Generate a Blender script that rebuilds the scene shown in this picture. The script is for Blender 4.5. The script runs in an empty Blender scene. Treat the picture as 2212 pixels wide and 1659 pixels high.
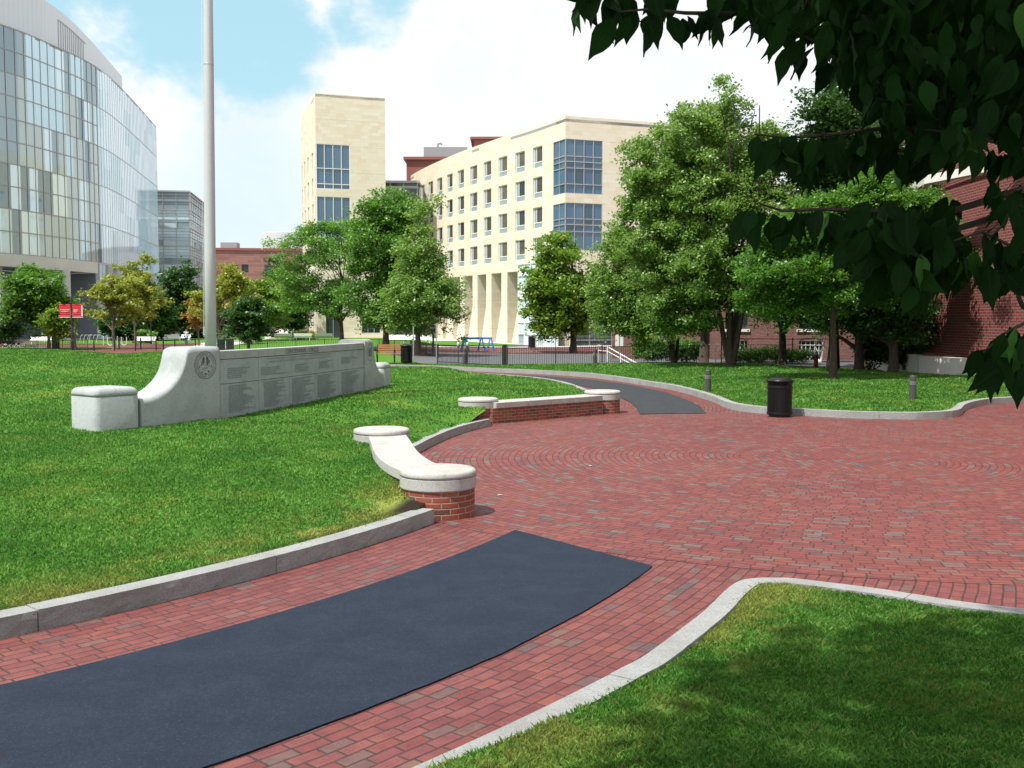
import bpy, bmesh, math, random
import numpy as np
from mathutils import Vector, Matrix, noise
from mathutils.geometry import delaunay_2d_cdt
R = math.radians
rng = np.random.default_rng(7)
random.seed(5)
scene = bpy.context.scene
COL = scene.collection

# ------------------------------------------------------------ camera
F = 2225.0; CX, CY = 1106.0, 829.5; HZ = 691.0
CAMZ = 2.3
PITCH = math.atan((CY - HZ) / F)
cam_d = bpy.data.cameras.new('camera'); cam = bpy.data.objects.new('camera', cam_d); COL.objects.link(cam)
cam.location = (0, 0, CAMZ); cam.rotation_euler = (R(90) - PITCH, 0, 0)
cam_d.sensor_fit = 'HORIZONTAL'; cam_d.sensor_width = 36; cam_d.lens = F / 2212 * 36
cam_d.clip_start = 0.05; cam_d.clip_end = 4000
scene.camera = cam

def ray(px, py):
    x, y = px - CX, CY - py
    c, s = math.cos(PITCH), math.sin(PITCH)
    return (x, F * c + y * s, -F * s + y * c)
def W(px, py, z=0.0):            # survey point on a level z
    r = ray(px, py); t = (z - CAMZ) / r[2]
    return (r[0] * t, r[1] * t)
def WD(px, py, d):               # survey point at a distance d
    r = ray(px, py); t = d / r[1]
    return Vector((r[0] * t, d, CAMZ + r[2] * t))

def sm(a, b, x):
    t = min(1, max(0, (x - a) / (b - a))); return t * t * (3 - 2 * t)
def G(x, y):                     # lie of the land outside the circle
    s = sm(44, 95, y)
    u = x / max(y, 20) * 110
    a = -0.5 + 0.53 * sm(-38, -22, u) - 0.37 * sm(-15, 3, u)
    return s * a

# ------------------------------------------------------------ tags
def tag(o, label=None, cat=None, group=None, kind=None):
    if label: o['label'] = label
    if cat: o['category'] = cat
    if group: o['group'] = group
    if kind: o['kind'] = kind
    return o
def empty(name, loc, label, cat, group=None, rz=0.0):
    o = bpy.data.objects.new(name, None); COL.objects.link(o)
    o.location = loc; o.rotation_euler = (0, 0, rz); o.empty_display_size = .2
    return tag(o, label, cat, group)
def kids(o): return [c for c in bpy.data.objects if c.parent == o]
def copy_tree(o, parent=None):
    c = o.copy(); COL.objects.link(c); c.parent = parent
    for ch in kids(o): copy_tree(ch, c)
    return c

# ------------------------------------------------------------ mesh builder
class MB:
    def __init__(s): s.v = []; s.f = []; s.uv = []
    def quad(s, pts, uv=None):
        n = len(s.v); s.v += [tuple(p) for p in pts]; s.f.append(tuple(range(n, n + len(pts)))); s.uv.append(uv); return s
    def box(s, x0, x1, y0, y1, z0, z1, M=None):
        p = [Vector(q) for q in ((x0,y0,z0),(x1,y0,z0),(x1,y1,z0),(x0,y1,z0),(x0,y0,z1),(x1,y0,z1),(x1,y1,z1),(x0,y1,z1))]
        if M is not None: p = [M @ q for q in p]
        n = len(s.v); s.v += [tuple(q) for q in p]
        for f in ((3,2,1,0),(4,5,6,7),(0,1,5,4),(1,2,6,5),(2,3,7,6),(3,0,4,7)):
            s.f.append(tuple(n + i for i in f)); s.uv.append(None)
        return s
    def bar(s, a, b, w, h=None):
        a, b = Vector(a), Vector(b); h = h or w; d = b - a
        q = d.to_track_quat('Z', 'Y').to_matrix().to_4x4(); q.translation = a
        return s.box(-w/2, w/2, -h/2, h/2, 0, d.length, q)
    def tube(s, pts, rad, seg=8, cap=True):
        pts = [Vector(p) for p in pts]; n0 = len(s.v); k = len(pts)
        if not hasattr(rad, '__len__'): rad = [rad] * k
        ref = Vector((0.3, 1, 0.1)).normalized()
        for i, p in enumerate(pts):
            d = (pts[min(i+1, k-1)] - pts[max(i-1, 0)])
            d = d.normalized() if d.length > 1e-9 else Vector((0,0,1))
            r_ = ref if abs(d.dot(ref)) < .95 else Vector((1,0,0))
            a = d.cross(r_).normalized(); b = d.cross(a)
            for j in range(seg):
                t = 2 * math.pi * j / seg
                s.v.append(tuple(p + (a * math.cos(t) + b * math.sin(t)) * rad[i]))
        for i in range(k - 1):
            for j in range(seg):
                q = [n0+i*seg+j, n0+i*seg+(j+1)%seg, n0+(i+1)*seg+(j+1)%seg, n0+(i+1)*seg+j]
                s.f.append(tuple(q)); s.uv.append([(j/seg, i), ((j+1)/seg, i), ((j+1)/seg, i+1), (j/seg, i+1)])
        if cap:
            s.f.append(tuple(n0 + j for j in range(seg))); s.uv.append(None)
            s.f.append(tuple(n0 + (k-1)*seg + j for j in reversed(range(seg)))); s.uv.append(None)
        return s
    def lathe(s, prof, c=(0,0,0), seg=32, uvr=None):
        n0 = len(s.v); k = len(prof)
        for (r, z) in prof:
            for j in range(seg):
                t = 2 * math.pi * j / seg
                s.v.append((c[0] + r * math.cos(t), c[1] + r * math.sin(t), c[2] + z))
        for i in range(k - 1):
            for j in range(seg):
                s.f.append((n0+i*seg+j, n0+i*seg+(j+1)%seg, n0+(i+1)*seg+(j+1)%seg, n0+(i+1)*seg+j))
                if uvr:
                    u0, u1 = 2*math.pi*j/seg*uvr, 2*math.pi*(j+1)/seg*uvr
                    z0, z1 = prof[i][1], prof[i+1][1]
                    s.uv.append([(u0,z0),(u1,z0),(u1,z1),(u0,z1)])
                else: s.uv.append(None)
        s.f.append(tuple(n0 + j for j in reversed(range(seg)))); s.uv.append(None)
        s.f.append(tuple(n0 + (k-1)*seg + j for j in range(seg))); s.uv.append(None)
        return s
    def pbox(s, path, s0, s1, o0, o1, z0, z1, step=1.0):
        """box that follows a path; o = offset along the outward normal"""
        n = max(1, int(math.ceil((s1 - s0) / step)))
        n0 = len(s.v); ss = [s0 + (s1 - s0) * i / n for i in range(n + 1)]
        for q in ss:
            x, y, nx, ny = path(q)
            zz0 = z0(x, y) if callable(z0) else z0
            zz1 = z1(x, y) if callable(z1) else z1
            for o, z in ((o0, zz0), (o1, zz0), (o1, zz1), (o0, zz1)): s.v.append((x + nx*o, y + ny*o, z))
        for i in range(n):
            a, b = n0 + 4*i, n0 + 4*i + 4
            for j in range(4):
                k = (j + 1) % 4
                s.f.append((a+j, a+k, b+k, b+j))
                if j in (1, 3): s.uv.append([(ss[i], s.v[a+j][2]), (ss[i], s.v[a+k][2]), (ss[i+1], s.v[b+k][2]), (ss[i+1], s.v[b+j][2])])
                else:
                    s.uv.append([(ss[i], (o0, o1, o1, o0)[j]), (ss[i], (o0, o1, o1, o0)[k]), (ss[i+1], (o0, o1, o1, o0)[k]), (ss[i+1], (o0, o1, o1, o0)[j])])
        s.f.append((n0+3, n0+2, n0+1, n0)); s.uv.append(None)
        m = n0 + 4*n; s.f.append((m, m+1, m+2, m+3)); s.uv.append(None)
        return s
    def build(s, name, mat, parent=None, smooth=False, bevel=0, bseg=2):
        me = bpy.data.meshes.new(name); me.from_pydata(s.v, [], s.f); me.validate()
        uvl = me.uv_layers.new(name='UVMap')
        if len(me.polygons) == len(s.f):
            co = uvl.data
            for p, uv in zip(me.polygons, s.uv):
                if uv is None:
                    n = p.normal
                    if abs(n.z) > .7:
                        for li in p.loop_indices: v = me.vertices[me.loops[li].vertex_index].co; co[li].uv = (v.x, v.y)
                    else:
                        t = Vector((-n.y, n.x, 0)).normalized()
                        for li in p.loop_indices: v = me.vertices[me.loops[li].vertex_index].co; co[li].uv = (v.dot(t), v.z)
                else:
                    for li, q in zip(p.loop_indices, uv): co[li].uv = q
        if mat: me.materials.append(mat)
        if smooth:
            me.polygons.foreach_set('use_smooth', [True] * len(me.polygons))
        o = bpy.data.objects.new(name, me); COL.objects.link(o); o.parent = parent
        if bevel:
            b = o.modifiers.new('bevel', 'BEVEL'); b.width = bevel; b.segments = bseg; b.limit_method = 'ANGLE'; b.angle_limit = R(40); b.harden_normals = False
            w = o.modifiers.new('weld', 'WELD'); w.merge_threshold = .0005
            o.modifiers.move(1, 0)
        return o
def top(o, label, cat, group=None, kind=None): return tag(o, label, cat, group, kind)
def struct(o): o['kind'] = 'structure'; return o

class Path:
    """polyline by arc length; outward normal on side (+1 right of travel)"""
    def __init__(s, pts, side=1, smooth=0):
        pts = [Vector((p[0], p[1])) for p in pts]
        if smooth:
            P = [2*pts[0]-pts[1]] + pts + [2*pts[-1]-pts[-2]]; out = []
            for i in range(1, len(P) - 2):
                for k in range(smooth):
                    t = k / smooth; a, b, c, d = P[i-1], P[i], P[i+1], P[i+2]
                    out.append(.5*((2*b)+(-a+c)*t+(2*a-5*b+4*c-d)*t*t+(-a+3*b-3*c+d)*t**3))
            pts = out + [pts[-1]]
        s.p = pts; s.side = side; s.l = [0]
        for a, b in zip(pts, pts[1:]): s.l.append(s.l[-1] + (b - a).length)
        s.L = s.l[-1]; s.hard = not smooth
    def __call__(s, q):
        i = 0
        while i < len(s.p) - 2 and s.l[i+1] < q: i += 1
        a, b = s.p[i], s.p[i+1]; L = s.l[i+1] - s.l[i]; t = (q - s.l[i]) / L
        p = a + (b - a) * t; d = (b - a).normalized()
        if not s.hard:
            tt = min(1, max(0, t))
            d0 = (b - s.p[max(i-1,0)]).normalized(); d1 = (s.p[min(i+2,len(s.p)-1)] - a).normalized()
            d = (d0 * (1-tt) + d1 * tt).normalized()
        return (p.x, p.y, d.y * s.side, -d.x * s.side)
    def mat(s, q, off=0, z=0):
        x, y, nx, ny = s(q); M = Matrix(((-ny*1, -nx, 0, x+nx*off), (nx, -ny, 0, y+ny*off), (0,0,1,z), (0,0,0,1)))
        # local x = along wall (to the right seen from outside), local -y = outward
        return M

def facade(path, s0, s1, z0, z1, holes, depth=.25, step=2.0, mb=None):
    mb = mb or MB()
    S = {s0, s1}; Z = {z0, z1}
    n = max(1, int(math.ceil((s1-s0)/step)))
    for i in range(n+1): S.add(s0 + (s1-s0)*i/n)
    for h in holes:
        S.update((h[0], h[1])); Z.update((h[2], h[3]))
    S = sorted(q for q in S if s0 - 1e-6 <= q <= s1 + 1e-6); Z = sorted(q for q in Z if z0-1e-6 <= q <= z1+1e-6)
    S = [q for i, q in enumerate(S) if i == 0 or q - S[i-1] > 1e-4]; Z = [q for i, q in enumerate(Z) if i == 0 or q - Z[i-1] > 1e-4]
    def pt(q, z, o=0):
        x, y, nx, ny = path(q); return (x + nx*o, y + ny*o, z)
    for a, b in zip(S, S[1:]):
        m = (a+b)/2; hs = [h for h in holes if h[0] < m < h[1]]
        za = None
        for c, d in zip(Z, Z[1:]):
            mz = (c+d)/2
            if any(h[2] < mz < h[3] for h in hs): continue
            mb.quad([pt(a,c), pt(b,c), pt(b,d), pt(a,d)], [(a,c),(b,c),(b,d),(a,d)])
        for h in hs:
            for z in (h[2], h[3]):
                if z0 + 1e-4 < z < z1 - 1e-4:
                    q = [pt(a,z), pt(b,z), pt(b,z,-depth), pt(a,z,-depth)]; uv = [(a,z),(b,z),(b,z+depth),(a,z+depth)]
                    mb.quad(q, uv)
    for h in holes:
        for q in (h[0], h[1]):
            if s0 + 1e-4 < q < s1 - 1e-4:
                mb.quad([pt(q,h[2]), pt(q,h[3]), pt(q,h[3],-depth), pt(q,h[2],-depth)], [(q,h[2]),(q,h[3]),(q+depth,h[3]),(q+depth,h[2])])
    return mb

# ------------------------------------------------------------ nodes
class NT:
    def __init__(s, name):
        s.m = bpy.data.materials.new(name); s.m.use_nodes = True; s.t = s.m.node_tree; s.t.nodes.clear()
        s.out = s.n('ShaderNodeOutputMaterial')
    def n(s, typ, **kw):
        nd = s.t.nodes.new(typ)
        for k, v in kw.items():
            if k.startswith('i_'): s.set(nd.inputs[k[2:].replace('_', ' ')], v)
            else: setattr(nd, k, v)
        return nd
    def set(s, sock, v):
        if isinstance(v, bpy.types.NodeSocket): s.t.links.new(v, sock)
        elif isinstance(v, (tuple, list)) and len(v) == 3 and sock.type == 'RGBA': sock.default_value = (*v, 1)
        else: sock.default_value = v
    def math(s, op, a, b=None, c=None, clamp=False):
        nd = s.n('ShaderNodeMath', operation=op, use_clamp=clamp); s.set(nd.inputs[0], a)
        if b is not None: s.set(nd.inputs[1], b)
        if c is not None: s.set(nd.inputs[2], c)
        return nd.outputs[0]
    def mix(s, f, a, b, typ='MIX'):
        nd = s.n('ShaderNodeMix', data_type='RGBA', blend_type=typ, clamp_factor=True)
        s.set(nd.inputs[0], f); s.set(nd.inputs[6], a); s.set(nd.inputs[7], b); return nd.outputs[2]
    def ramp(s, f, stops, interp='LINEAR'):
        nd = s.n('ShaderNodeValToRGB'); r = nd.color_ramp; r.interpolation = interp
        while len(r.elements) < len(stops): r.elements.new(.5)
        for e, (p, c) in zip(r.elements, stops): e.position = p; e.color = (*c, 1) if len(c) == 3 else c
        s.set(nd.inputs[0], f); return nd.outputs[0]
    def mr(s, v, a, b, c=0, d=1, smooth=True):
        nd = s.n('ShaderNodeMapRange', interpolation_type='SMOOTHSTEP' if smooth else 'LINEAR')
        for i, q in enumerate((v, a, b, c, d)): s.set(nd.inputs[i], q)
        return nd.outputs[0]
    def noise(s, scale, detail=3, rough=.55, vec=None, dist=0):
        nd = s.n('ShaderNodeTexNoise'); nd.inputs['Scale'].default_value = scale; nd.inputs['Detail'].default_value = detail
        nd.inputs['Roughness'].default_value = rough; nd.inputs['Distortion'].default_value = dist
        s.set(nd.inputs['Vector'], vec if vec is not None else s.pos()); return nd.outputs['Fac']
    def pos(s): return s.n('ShaderNodeNewGeometry').outputs['Position']
    def obj(s): return s.n('ShaderNodeTexCoord').outputs['Object']
    def uv(s): return s.n('ShaderNodeTexCoord').outputs['UV']
    def sep(s, v):
        nd = s.n('ShaderNodeSeparateXYZ'); s.set(nd.inputs[0], v); return nd.outputs
    def comb(s, x, y, z=0.0):
        nd = s.n('ShaderNodeCombineXYZ')
        for i, q in enumerate((x, y, z)): s.set(nd.inputs[i], q)
        return nd.outputs[0]
    def white(s, vec):
        nd = s.n('ShaderNodeTexWhiteNoise', noise_dimensions='3D'); s.set(nd.inputs[0], vec); return nd.outputs['Value'], nd.outputs['Color']
    def attr(s, name): return s.n('ShaderNodeAttribute', attribute_name=name).outputs['Fac']
    def bump(s, h, strength=.5, dist=.01):
        nd = s.n('ShaderNodeBump'); nd.inputs['Strength'].default_value = strength; nd.inputs['Distance'].default_value = dist
        s.set(nd.inputs['Height'], h); return nd.outputs[0]
    def bsdf(s, col, rough=.7, normal=None, metal=0, spec=.5, ior=None, **kw):
        nd = s.n('ShaderNodeBsdfPrincipled'); s.set(nd.inputs['Base Color'], col); s.set(nd.inputs['Roughness'], rough)
        s.set(nd.inputs['Metallic'], metal); s.set(nd.inputs['Specular IOR Level'], spec)
        if ior: nd.inputs['IOR'].default_value = ior
        if normal is not None: s.set(nd.inputs['Normal'], normal)
        return nd.outputs[0]
    def end(s, sh): s.t.links.new(sh, s.out.inputs[0]); return s.m

def flat(name, col, rough=.6, metal=0, spec=.5, var=.12, sc=8):
    t = NT(name); f = t.noise(sc, 3, vec=t.obj())
    c = t.mix(f, tuple(q*(1-var) for q in col), tuple(min(1, q*(1+var)) for q in col))
    return t.end(t.bsdf(c, rough, metal=metal, spec=spec))

def bricks(t, u, v, L, Wd, gap, rnd=0.0, rough_edge=.25):
    """returns hash value, hash colour, mortar mask(0..1), edge distance"""
    vr = t.math('DIVIDE', v, Wd); row = t.math('FLOOR', vr)
    rh, _ = t.white(t.comb(row, 3.7, 1.1))
    sh = t.math('ADD', t.math('MULTIPLY', t.math('FLOORED_MODULO', row, 2.0), .5), t.math('MULTIPLY', rh, rnd))
    uu = t.math('ADD', t.math('DIVIDE', u, L), sh); col = t.math('FLOOR', uu)
    fu = t.math('FRACT', uu); fv = t.math('FRACT', vr)
    du = t.math('MULTIPLY', t.math('MINIMUM', fu, t.math('SUBTRACT', 1.0, fu)), L)
    dv = t.math('MULTIPLY', t.math('MINIMUM', fv, t.math('SUBTRACT', 1.0, fv)), Wd)
    e = t.math('MINIMUM', du, dv)
    nz = t.math('MULTIPLY', t.math('SUBTRACT', t.noise(25, 2), .5), gap * rough_edge * 4)
    e2 = t.math('ADD', e, nz)
    m = t.mr(e2, gap*.35, gap*.75, 1, 0)
    hv, hc = t.white(t.comb(col, row, .5))
    return hv, hc, m, e2, (fu, fv, col, row)

def mat_paving(name, center, near=False):
    t = NT(name); p = t.sep(t.pos())
    dx = t.math('SUBTRACT', p[0], center[0]); dy = t.math('SUBTRACT', p[1], center[1])
    r = t.math('SQRT', t.math('ADD', t.math('MULTIPLY', dx, dx), t.math('MULTIPLY', dy, dy)))
    th = t.math('ARCTAN2', dy, t.math('MULTIPLY', dx, 1.0)) if near else t.math('ARCTAN2', t.math('MULTIPLY', dy, -1.0), t.math('MULTIPLY', dx, -1.0))
    Wd, L = (.1, .205) if near else (.105, .205)
    wob = t.math('MULTIPLY', t.math('SUBTRACT', t.noise(1.3, 2), .5), .05)
    r = t.math('ADD', r, wob)
    rr = t.math('MULTIPLY', t.math('ADD', t.math('FLOOR', t.math('DIVIDE', r, Wd)), .5), Wd)
    u = t.math('MULTIPLY', th, rr)
    hv, hc, m, e, (fu, fv, ci, ri) = bricks(t, u, r, L, Wd, .0125, 1.0)
    if not near:   # straight courses in the middle disc
        hv2, hc2, m2, e2, _ = bricks(t, p[1], t.math('MULTIPLY', p[0], 1.0), L, .105, .011, .2)
        ins = t.math('LESS_THAN', r, 1.5)
        hv = t.math('ADD', t.math('MULTIPLY', hv, t.math('SUBTRACT', 1.0, ins)), t.math('MULTIPLY', hv2, ins))
        m = t.math('ADD', t.math('MULTIPLY', m, t.math('SUBTRACT', 1.0, ins)), t.math('MULTIPLY', m2, ins))
    red = [(0, (.20, .052, .048)), (.25, (.25, .066, .058)), (.5, (.285, .085, .072)), (.68, (.22, .058, .064)),
           (.78, (.32, .11, .084)), (.84, (.18, .13, .12)), (.89, (.18, .20, .185)), (.95, (.22, .15, .11)), (.98, (.10, .105, .105))]
    if near: red = [(0, (.21, .060, .058)), (.3, (.245, .076, .072)), (.55, (.265, .097, .090)), (.75, (.22, .070, .080)), (.88, (.29, .10, .075)), (.93, (.165, .125, .115)), (.965, (.20, .145, .12)), (.985, (.10, .105, .115))]
    c = t.ramp(hv, red, 'CONSTANT' if near else 'LINEAR')
    fine = t.noise(90, 3); big = t.noise(.35, 4, .6)
    c = t.mix(t.math('MULTIPLY', t.mr(fine, .35, .75), .35), c, t.mix(.5, c, (.1, .05, .045)))
    c = t.mix(t.math('MULTIPLY', t.mr(t.noise(4, 4, .65), .5, .85), .35), c, (.27, .165, .145))       # worn, dusty bloom
    c = t.mix(t.mr(big, .35, .72, 0, .38), c, (.33, .125, .088))
    c = t.mix(t.math('MULTIPLY', t.mr(t.noise(.9, 4, .6), .5, .8), .3), c, (.17, .07, .075))
    if near:
        # stamped inscriptions too worn to read on some of the bricks
        ins = t.math('GREATER_THAN', t.white(t.comb(ci, ri, 9.5))[0], .66)
        lv = t.math('SINE', t.math('MULTIPLY', fv, 25.0)); ln = t.mr(lv, .35, .6)
        inr = t.math('MULTIPLY', t.math('MULTIPLY', t.mr(fu, .14, .2), t.mr(fu, .8, .86, 1, 0)), t.math('MULTIPLY', t.mr(fv, .2, .26), t.mr(fv, .74, .8, 1, 0)))
        ch = t.math('GREATER_THAN', t.white(t.comb(t.math('FLOOR', t.math('MULTIPLY', fu, 34.0)), t.math('ADD', t.math('FLOOR', t.math('MULTIPLY', fv, 4.0)), t.math('MULTIPLY', ri, 5.0)), ci))[0], .35)
        mk = t.math('MULTIPLY', t.math('MULTIPLY', ins, ln), t.math('MULTIPLY', inr, ch))
        c = t.mix(t.math('MULTIPLY', mk, .7), c, (.09, .03, .03))
    joint = t.mix(t.noise(12, 3), (.018, .014, .012), (.09, .07, .06))
    c = t.mix(t.math('MULTIPLY', m, t.mr(t.noise(6, 3), .3, .6, .7, 1.0)), c, joint)
    tilt = t.math('MULTIPLY', hv, .35)
    h = t.math('ADD', t.math('ADD', t.mr(e, 0, .014, 0, 1), tilt), t.math('MULTIPLY', fine, .12))
    c = t.mix(t.math('MULTIPLY', t.mr(t.noise(7, 3, .7), .35, .7), .35), c, (.06, .022, .03)); c = t.mix(.10, c, (.05, .02, .035)); c = t.mix(1.0, c, (.74, .62, .625), 'MULTIPLY'); return t.end(t.bsdf(c, t.mr(fine, .3, .8, .62, .85), t.bump(h, .7, .008), spec=.35))

def mat_brickwall(name, cols, mortar, L=.21, Wd=.0675, gap=.011, bumpd=.006):
    t = NT(name); q = t.sep(t.uv())
    hv, hc, m, e, _ = bricks(t, q[0], q[1], L, Wd, gap, .0, .12)
    n = len(cols); c = t.ramp(hv, [(i/n, k) for i, k in enumerate(cols)], 'LINEAR')
    c = t.mix(t.math('MULTIPLY', t.mr(t.noise(30, 4), .4, .8), .4), c, t.mix(.5, c, (.05, .03, .02)))
    c = t.mix(t.math('MULTIPLY', m, .9), c, t.mix(t.noise(9, 3), mortar, tuple(k*.6 for k in mortar)))
    h = t.math('ADD', t.mr(e, 0, gap, 0, 1), t.math('MULTIPLY', t.noise(60, 3), .3))
    return t.end(t.bsdf(c, .8, t.bump(h, .6, bumpd), spec=.3))

def mat_granite(name, base=(.52, .52, .50), rough_face=False):
    t = NT(name); v = t.n('ShaderNodeTexVoronoi'); v.inputs['Scale'].default_value = 180; t.set(v.inputs['Vector'], t.pos())
    sp = t.sep(v.outputs['Color'])[0]
    c = t.ramp(sp, [(0, tuple(k*.62 for k in base)), (.18, tuple(k*.85 for k in base)), (.5, base), (1, tuple(min(1, k*1.16) for k in base))])
    c = t.mix(t.mr(t.noise(2.2, 5, .65), .38, .75, 0, .55), c, tuple(k*.62 for k in (base[0], base[1]*.97, base[2]*.9)))
    c = t.mix(t.mr(t.noise(11, 4, .7), .54, .72, 0, .45), c, (.20, .185, .16))
    hh = t.noise(22, 6, .7) if rough_face else t.noise(160, 3)
    return t.end(t.bsdf(c, .75, t.bump(hh, .8 if rough_face else .35, .02 if rough_face else .002), spec=.35))

def mat_limestone(name):
    t = NT(name); q = t.sep(t.uv())
    hv, hc, m, e, _ = bricks(t, q[0], q[1], 1.05, .42, .012, .35, .05)
    big = t.noise(.25, 3)
    c = t.ramp(t.math('ADD', t.math('MULTIPLY', hv, .8), t.math('MULTIPLY', t.math('SUBTRACT', big, .5), .5)),
               [(0, (.68, .645, .54)), (.35, (.66, .615, .50)), (.6, (.64, .565, .43)), (.8, (.70, .67, .58)), (1, (.60, .49, .34))])
    c = t.mix(t.math('MULTIPLY', t.noise(3.5, 4, .65), .35), c, t.mix(.5, c, (.45, .36, .24)))
    c = t.mix(t.math('MULTIPLY', m, .35), c, (.38, .33, .25))
    g = t.math('LESS_THAN', t.math('FRACT', t.math('DIVIDE', t.math('ADD', q[1], 1.9), 3.2)), .012)
    c = t.mix(t.math('MULTIPLY', g, .5), c, (.3, .26, .2))
    return t.end(t.bsdf(c, .85, t.bump(t.noise(8, 3), .2, .02), spec=.2))

def mat_glass(name, cols, rough=.04, ior=1.7, use_attr=True, mode='LINEAR'):
    t = NT(name)
    v = t.attr('v') if use_attr else t.n('ShaderNodeObjectInfo').outputs['Random']
    n = max(1, len(cols) - 1); c = t.ramp(v, [(i/(n+(mode != 'LINEAR')), k) for i, k in enumerate(cols)], mode)
    wav = t.noise(.5, 2, vec=t.uv())
    return t.end(t.bsdf(c, rough, t.bump(wav, .03, .10), spec=.6, ior=ior))

def mat_leaf(name, dark, mid, light, hi=None, transl=.35, rough=.42, vein=False, spec=.5):
    t = NT(name); v = t.attr('v'); stops = [(0, dark), (.5, mid), (.85, light)]
    if hi: stops.append((1, hi))
    c = t.ramp(v, stops)
    c = t.mix(t.math('MULTIPLY', t.noise(1.2, 2), .35), c, dark)
    nrm = None
    if vein:
        q = t.sep(t.uv()); a = t.math('ABSOLUTE', q[0])
        w = t.math('FRACT', t.math('MULTIPLY', t.math('SUBTRACT', q[1], t.math('MULTIPLY', a, 1.1)), 8.0))
        vn = t.math('MAXIMUM', t.mr(w, .0, .16, 1, 0), t.mr(a, .01, .04, 1, 0))
        c = t.mix(t.math('MULTIPLY', vn, .25), c, light)
        nrm = t.bump(t.math('ADD', vn, t.math('MULTIPLY', t.noise(60, 2), .3)), .5, .002)
    b = t.bsdf(c, rough, nrm, spec=spec)
    tr = t.n('ShaderNodeBsdfTranslucent'); t.set(tr.inputs[0], t.mix(.5, c, (light[0]*1.3, light[1]*1.5, light[2]*.5)))
    mx = t.n('ShaderNodeMixShader'); mx.inputs[0].default_value = transl
    t.t.links.new(b, mx.inputs[1]); t.t.links.new(tr.outputs[0], mx.inputs[2])
    return t.end(mx.outputs[0])

def mat_bark(name, a, b, sc=14):
    t = NT(name); q = t.sep(t.pos()); vec = t.comb(q[0], q[1], t.math('MULTIPLY', q[2], .3))
    f = t.noise(sc, 5, .7, vec=vec)
    return t.end(t.bsdf(t.ramp(f, [(.3, a), (.7, b)]), .9, t.bump(f, .8, .02), spec=.2))

def mat_grass(name, blade=False):
    t = NT(name)
    if blade:
        v = t.attr('v')
        c = t.ramp(v, [(0, (.036, .12, .016)), (.45, (.115, .305, .042)), (.85, (.27, .51, .12)), (.93, (.27, .30, .10)), (1, (.40, .33, .16))])
    else:
        c = t.ramp(t.noise(55, 4, .7), [(.3, (.03, .09, .012)), (.5, (.08, .19, .027)), (.75, (.14, .28, .055))])
    yl = t.mr(t.noise(.55, 4, .62), .52, .68)
    fine = t.mr(t.noise(18, 3), .4, .7)
    c = t.mix(t.math('MULTIPLY', t.math('MULTIPLY', yl, fine), .6), c, (.36, .31, .07))
    c = t.mix(t.math('MULTIPLY', t.mr(t.noise(.9, 3), .38, .65), .45), c, (.035, .14, .022))
    p = t.sep(t.pos()); dx = t.math('ADD', p[0], 14.7); dy = t.math('SUBTRACT', p[1], 17.6)
    r = t.math('SQRT', t.math('ADD', t.math('MULTIPLY', dx, dx), t.math('MULTIPLY', dy, dy)))
    nn = t.noise(1.6, 4, .65)
    e1 = t.math('MULTIPLY', t.mr(r, 13.7, 14.75), t.math('MULTIPLY', t.mr(p[1], 12.0, 13.0, 1, 0), t.mr(r, 15.2, 15.3, 1, 0))); e2 = t.math('MULTIPLY', t.mr(r, 19.2, 20.1, 1, 0), t.math('MULTIPLY', t.mr(p[1], 9.5, 10.0, 1, 0), t.mr(r, 18.7, 18.8)))
    ed = t.math('MULTIPLY', t.math('MAXIMUM', e1, e2), t.mr(nn, .40, .58))
    c = t.mix(t.math('MULTIPLY', ed, .6), c, (.34, .32, .09))
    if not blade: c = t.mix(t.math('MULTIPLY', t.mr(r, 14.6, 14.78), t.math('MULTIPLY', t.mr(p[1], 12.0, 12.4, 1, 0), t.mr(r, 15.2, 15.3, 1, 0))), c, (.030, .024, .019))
    if blade:
        b = t.bsdf(c, .6, spec=.15)
        tr = t.n('ShaderNodeBsdfTranslucent'); t.set(tr.inputs[0], c)
        mx = t.n('ShaderNodeMixShader'); mx.inputs[0].default_value = .4
        t.t.links.new(b, mx.inputs[1]); t.t.links.new(tr.outputs[0], mx.inputs[2])
        return t.end(mx.outputs[0])
    return t.end(t.bsdf(c, .95, t.bump(t.noise(40, 4, .7), .8, .03), spec=.05))

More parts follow.
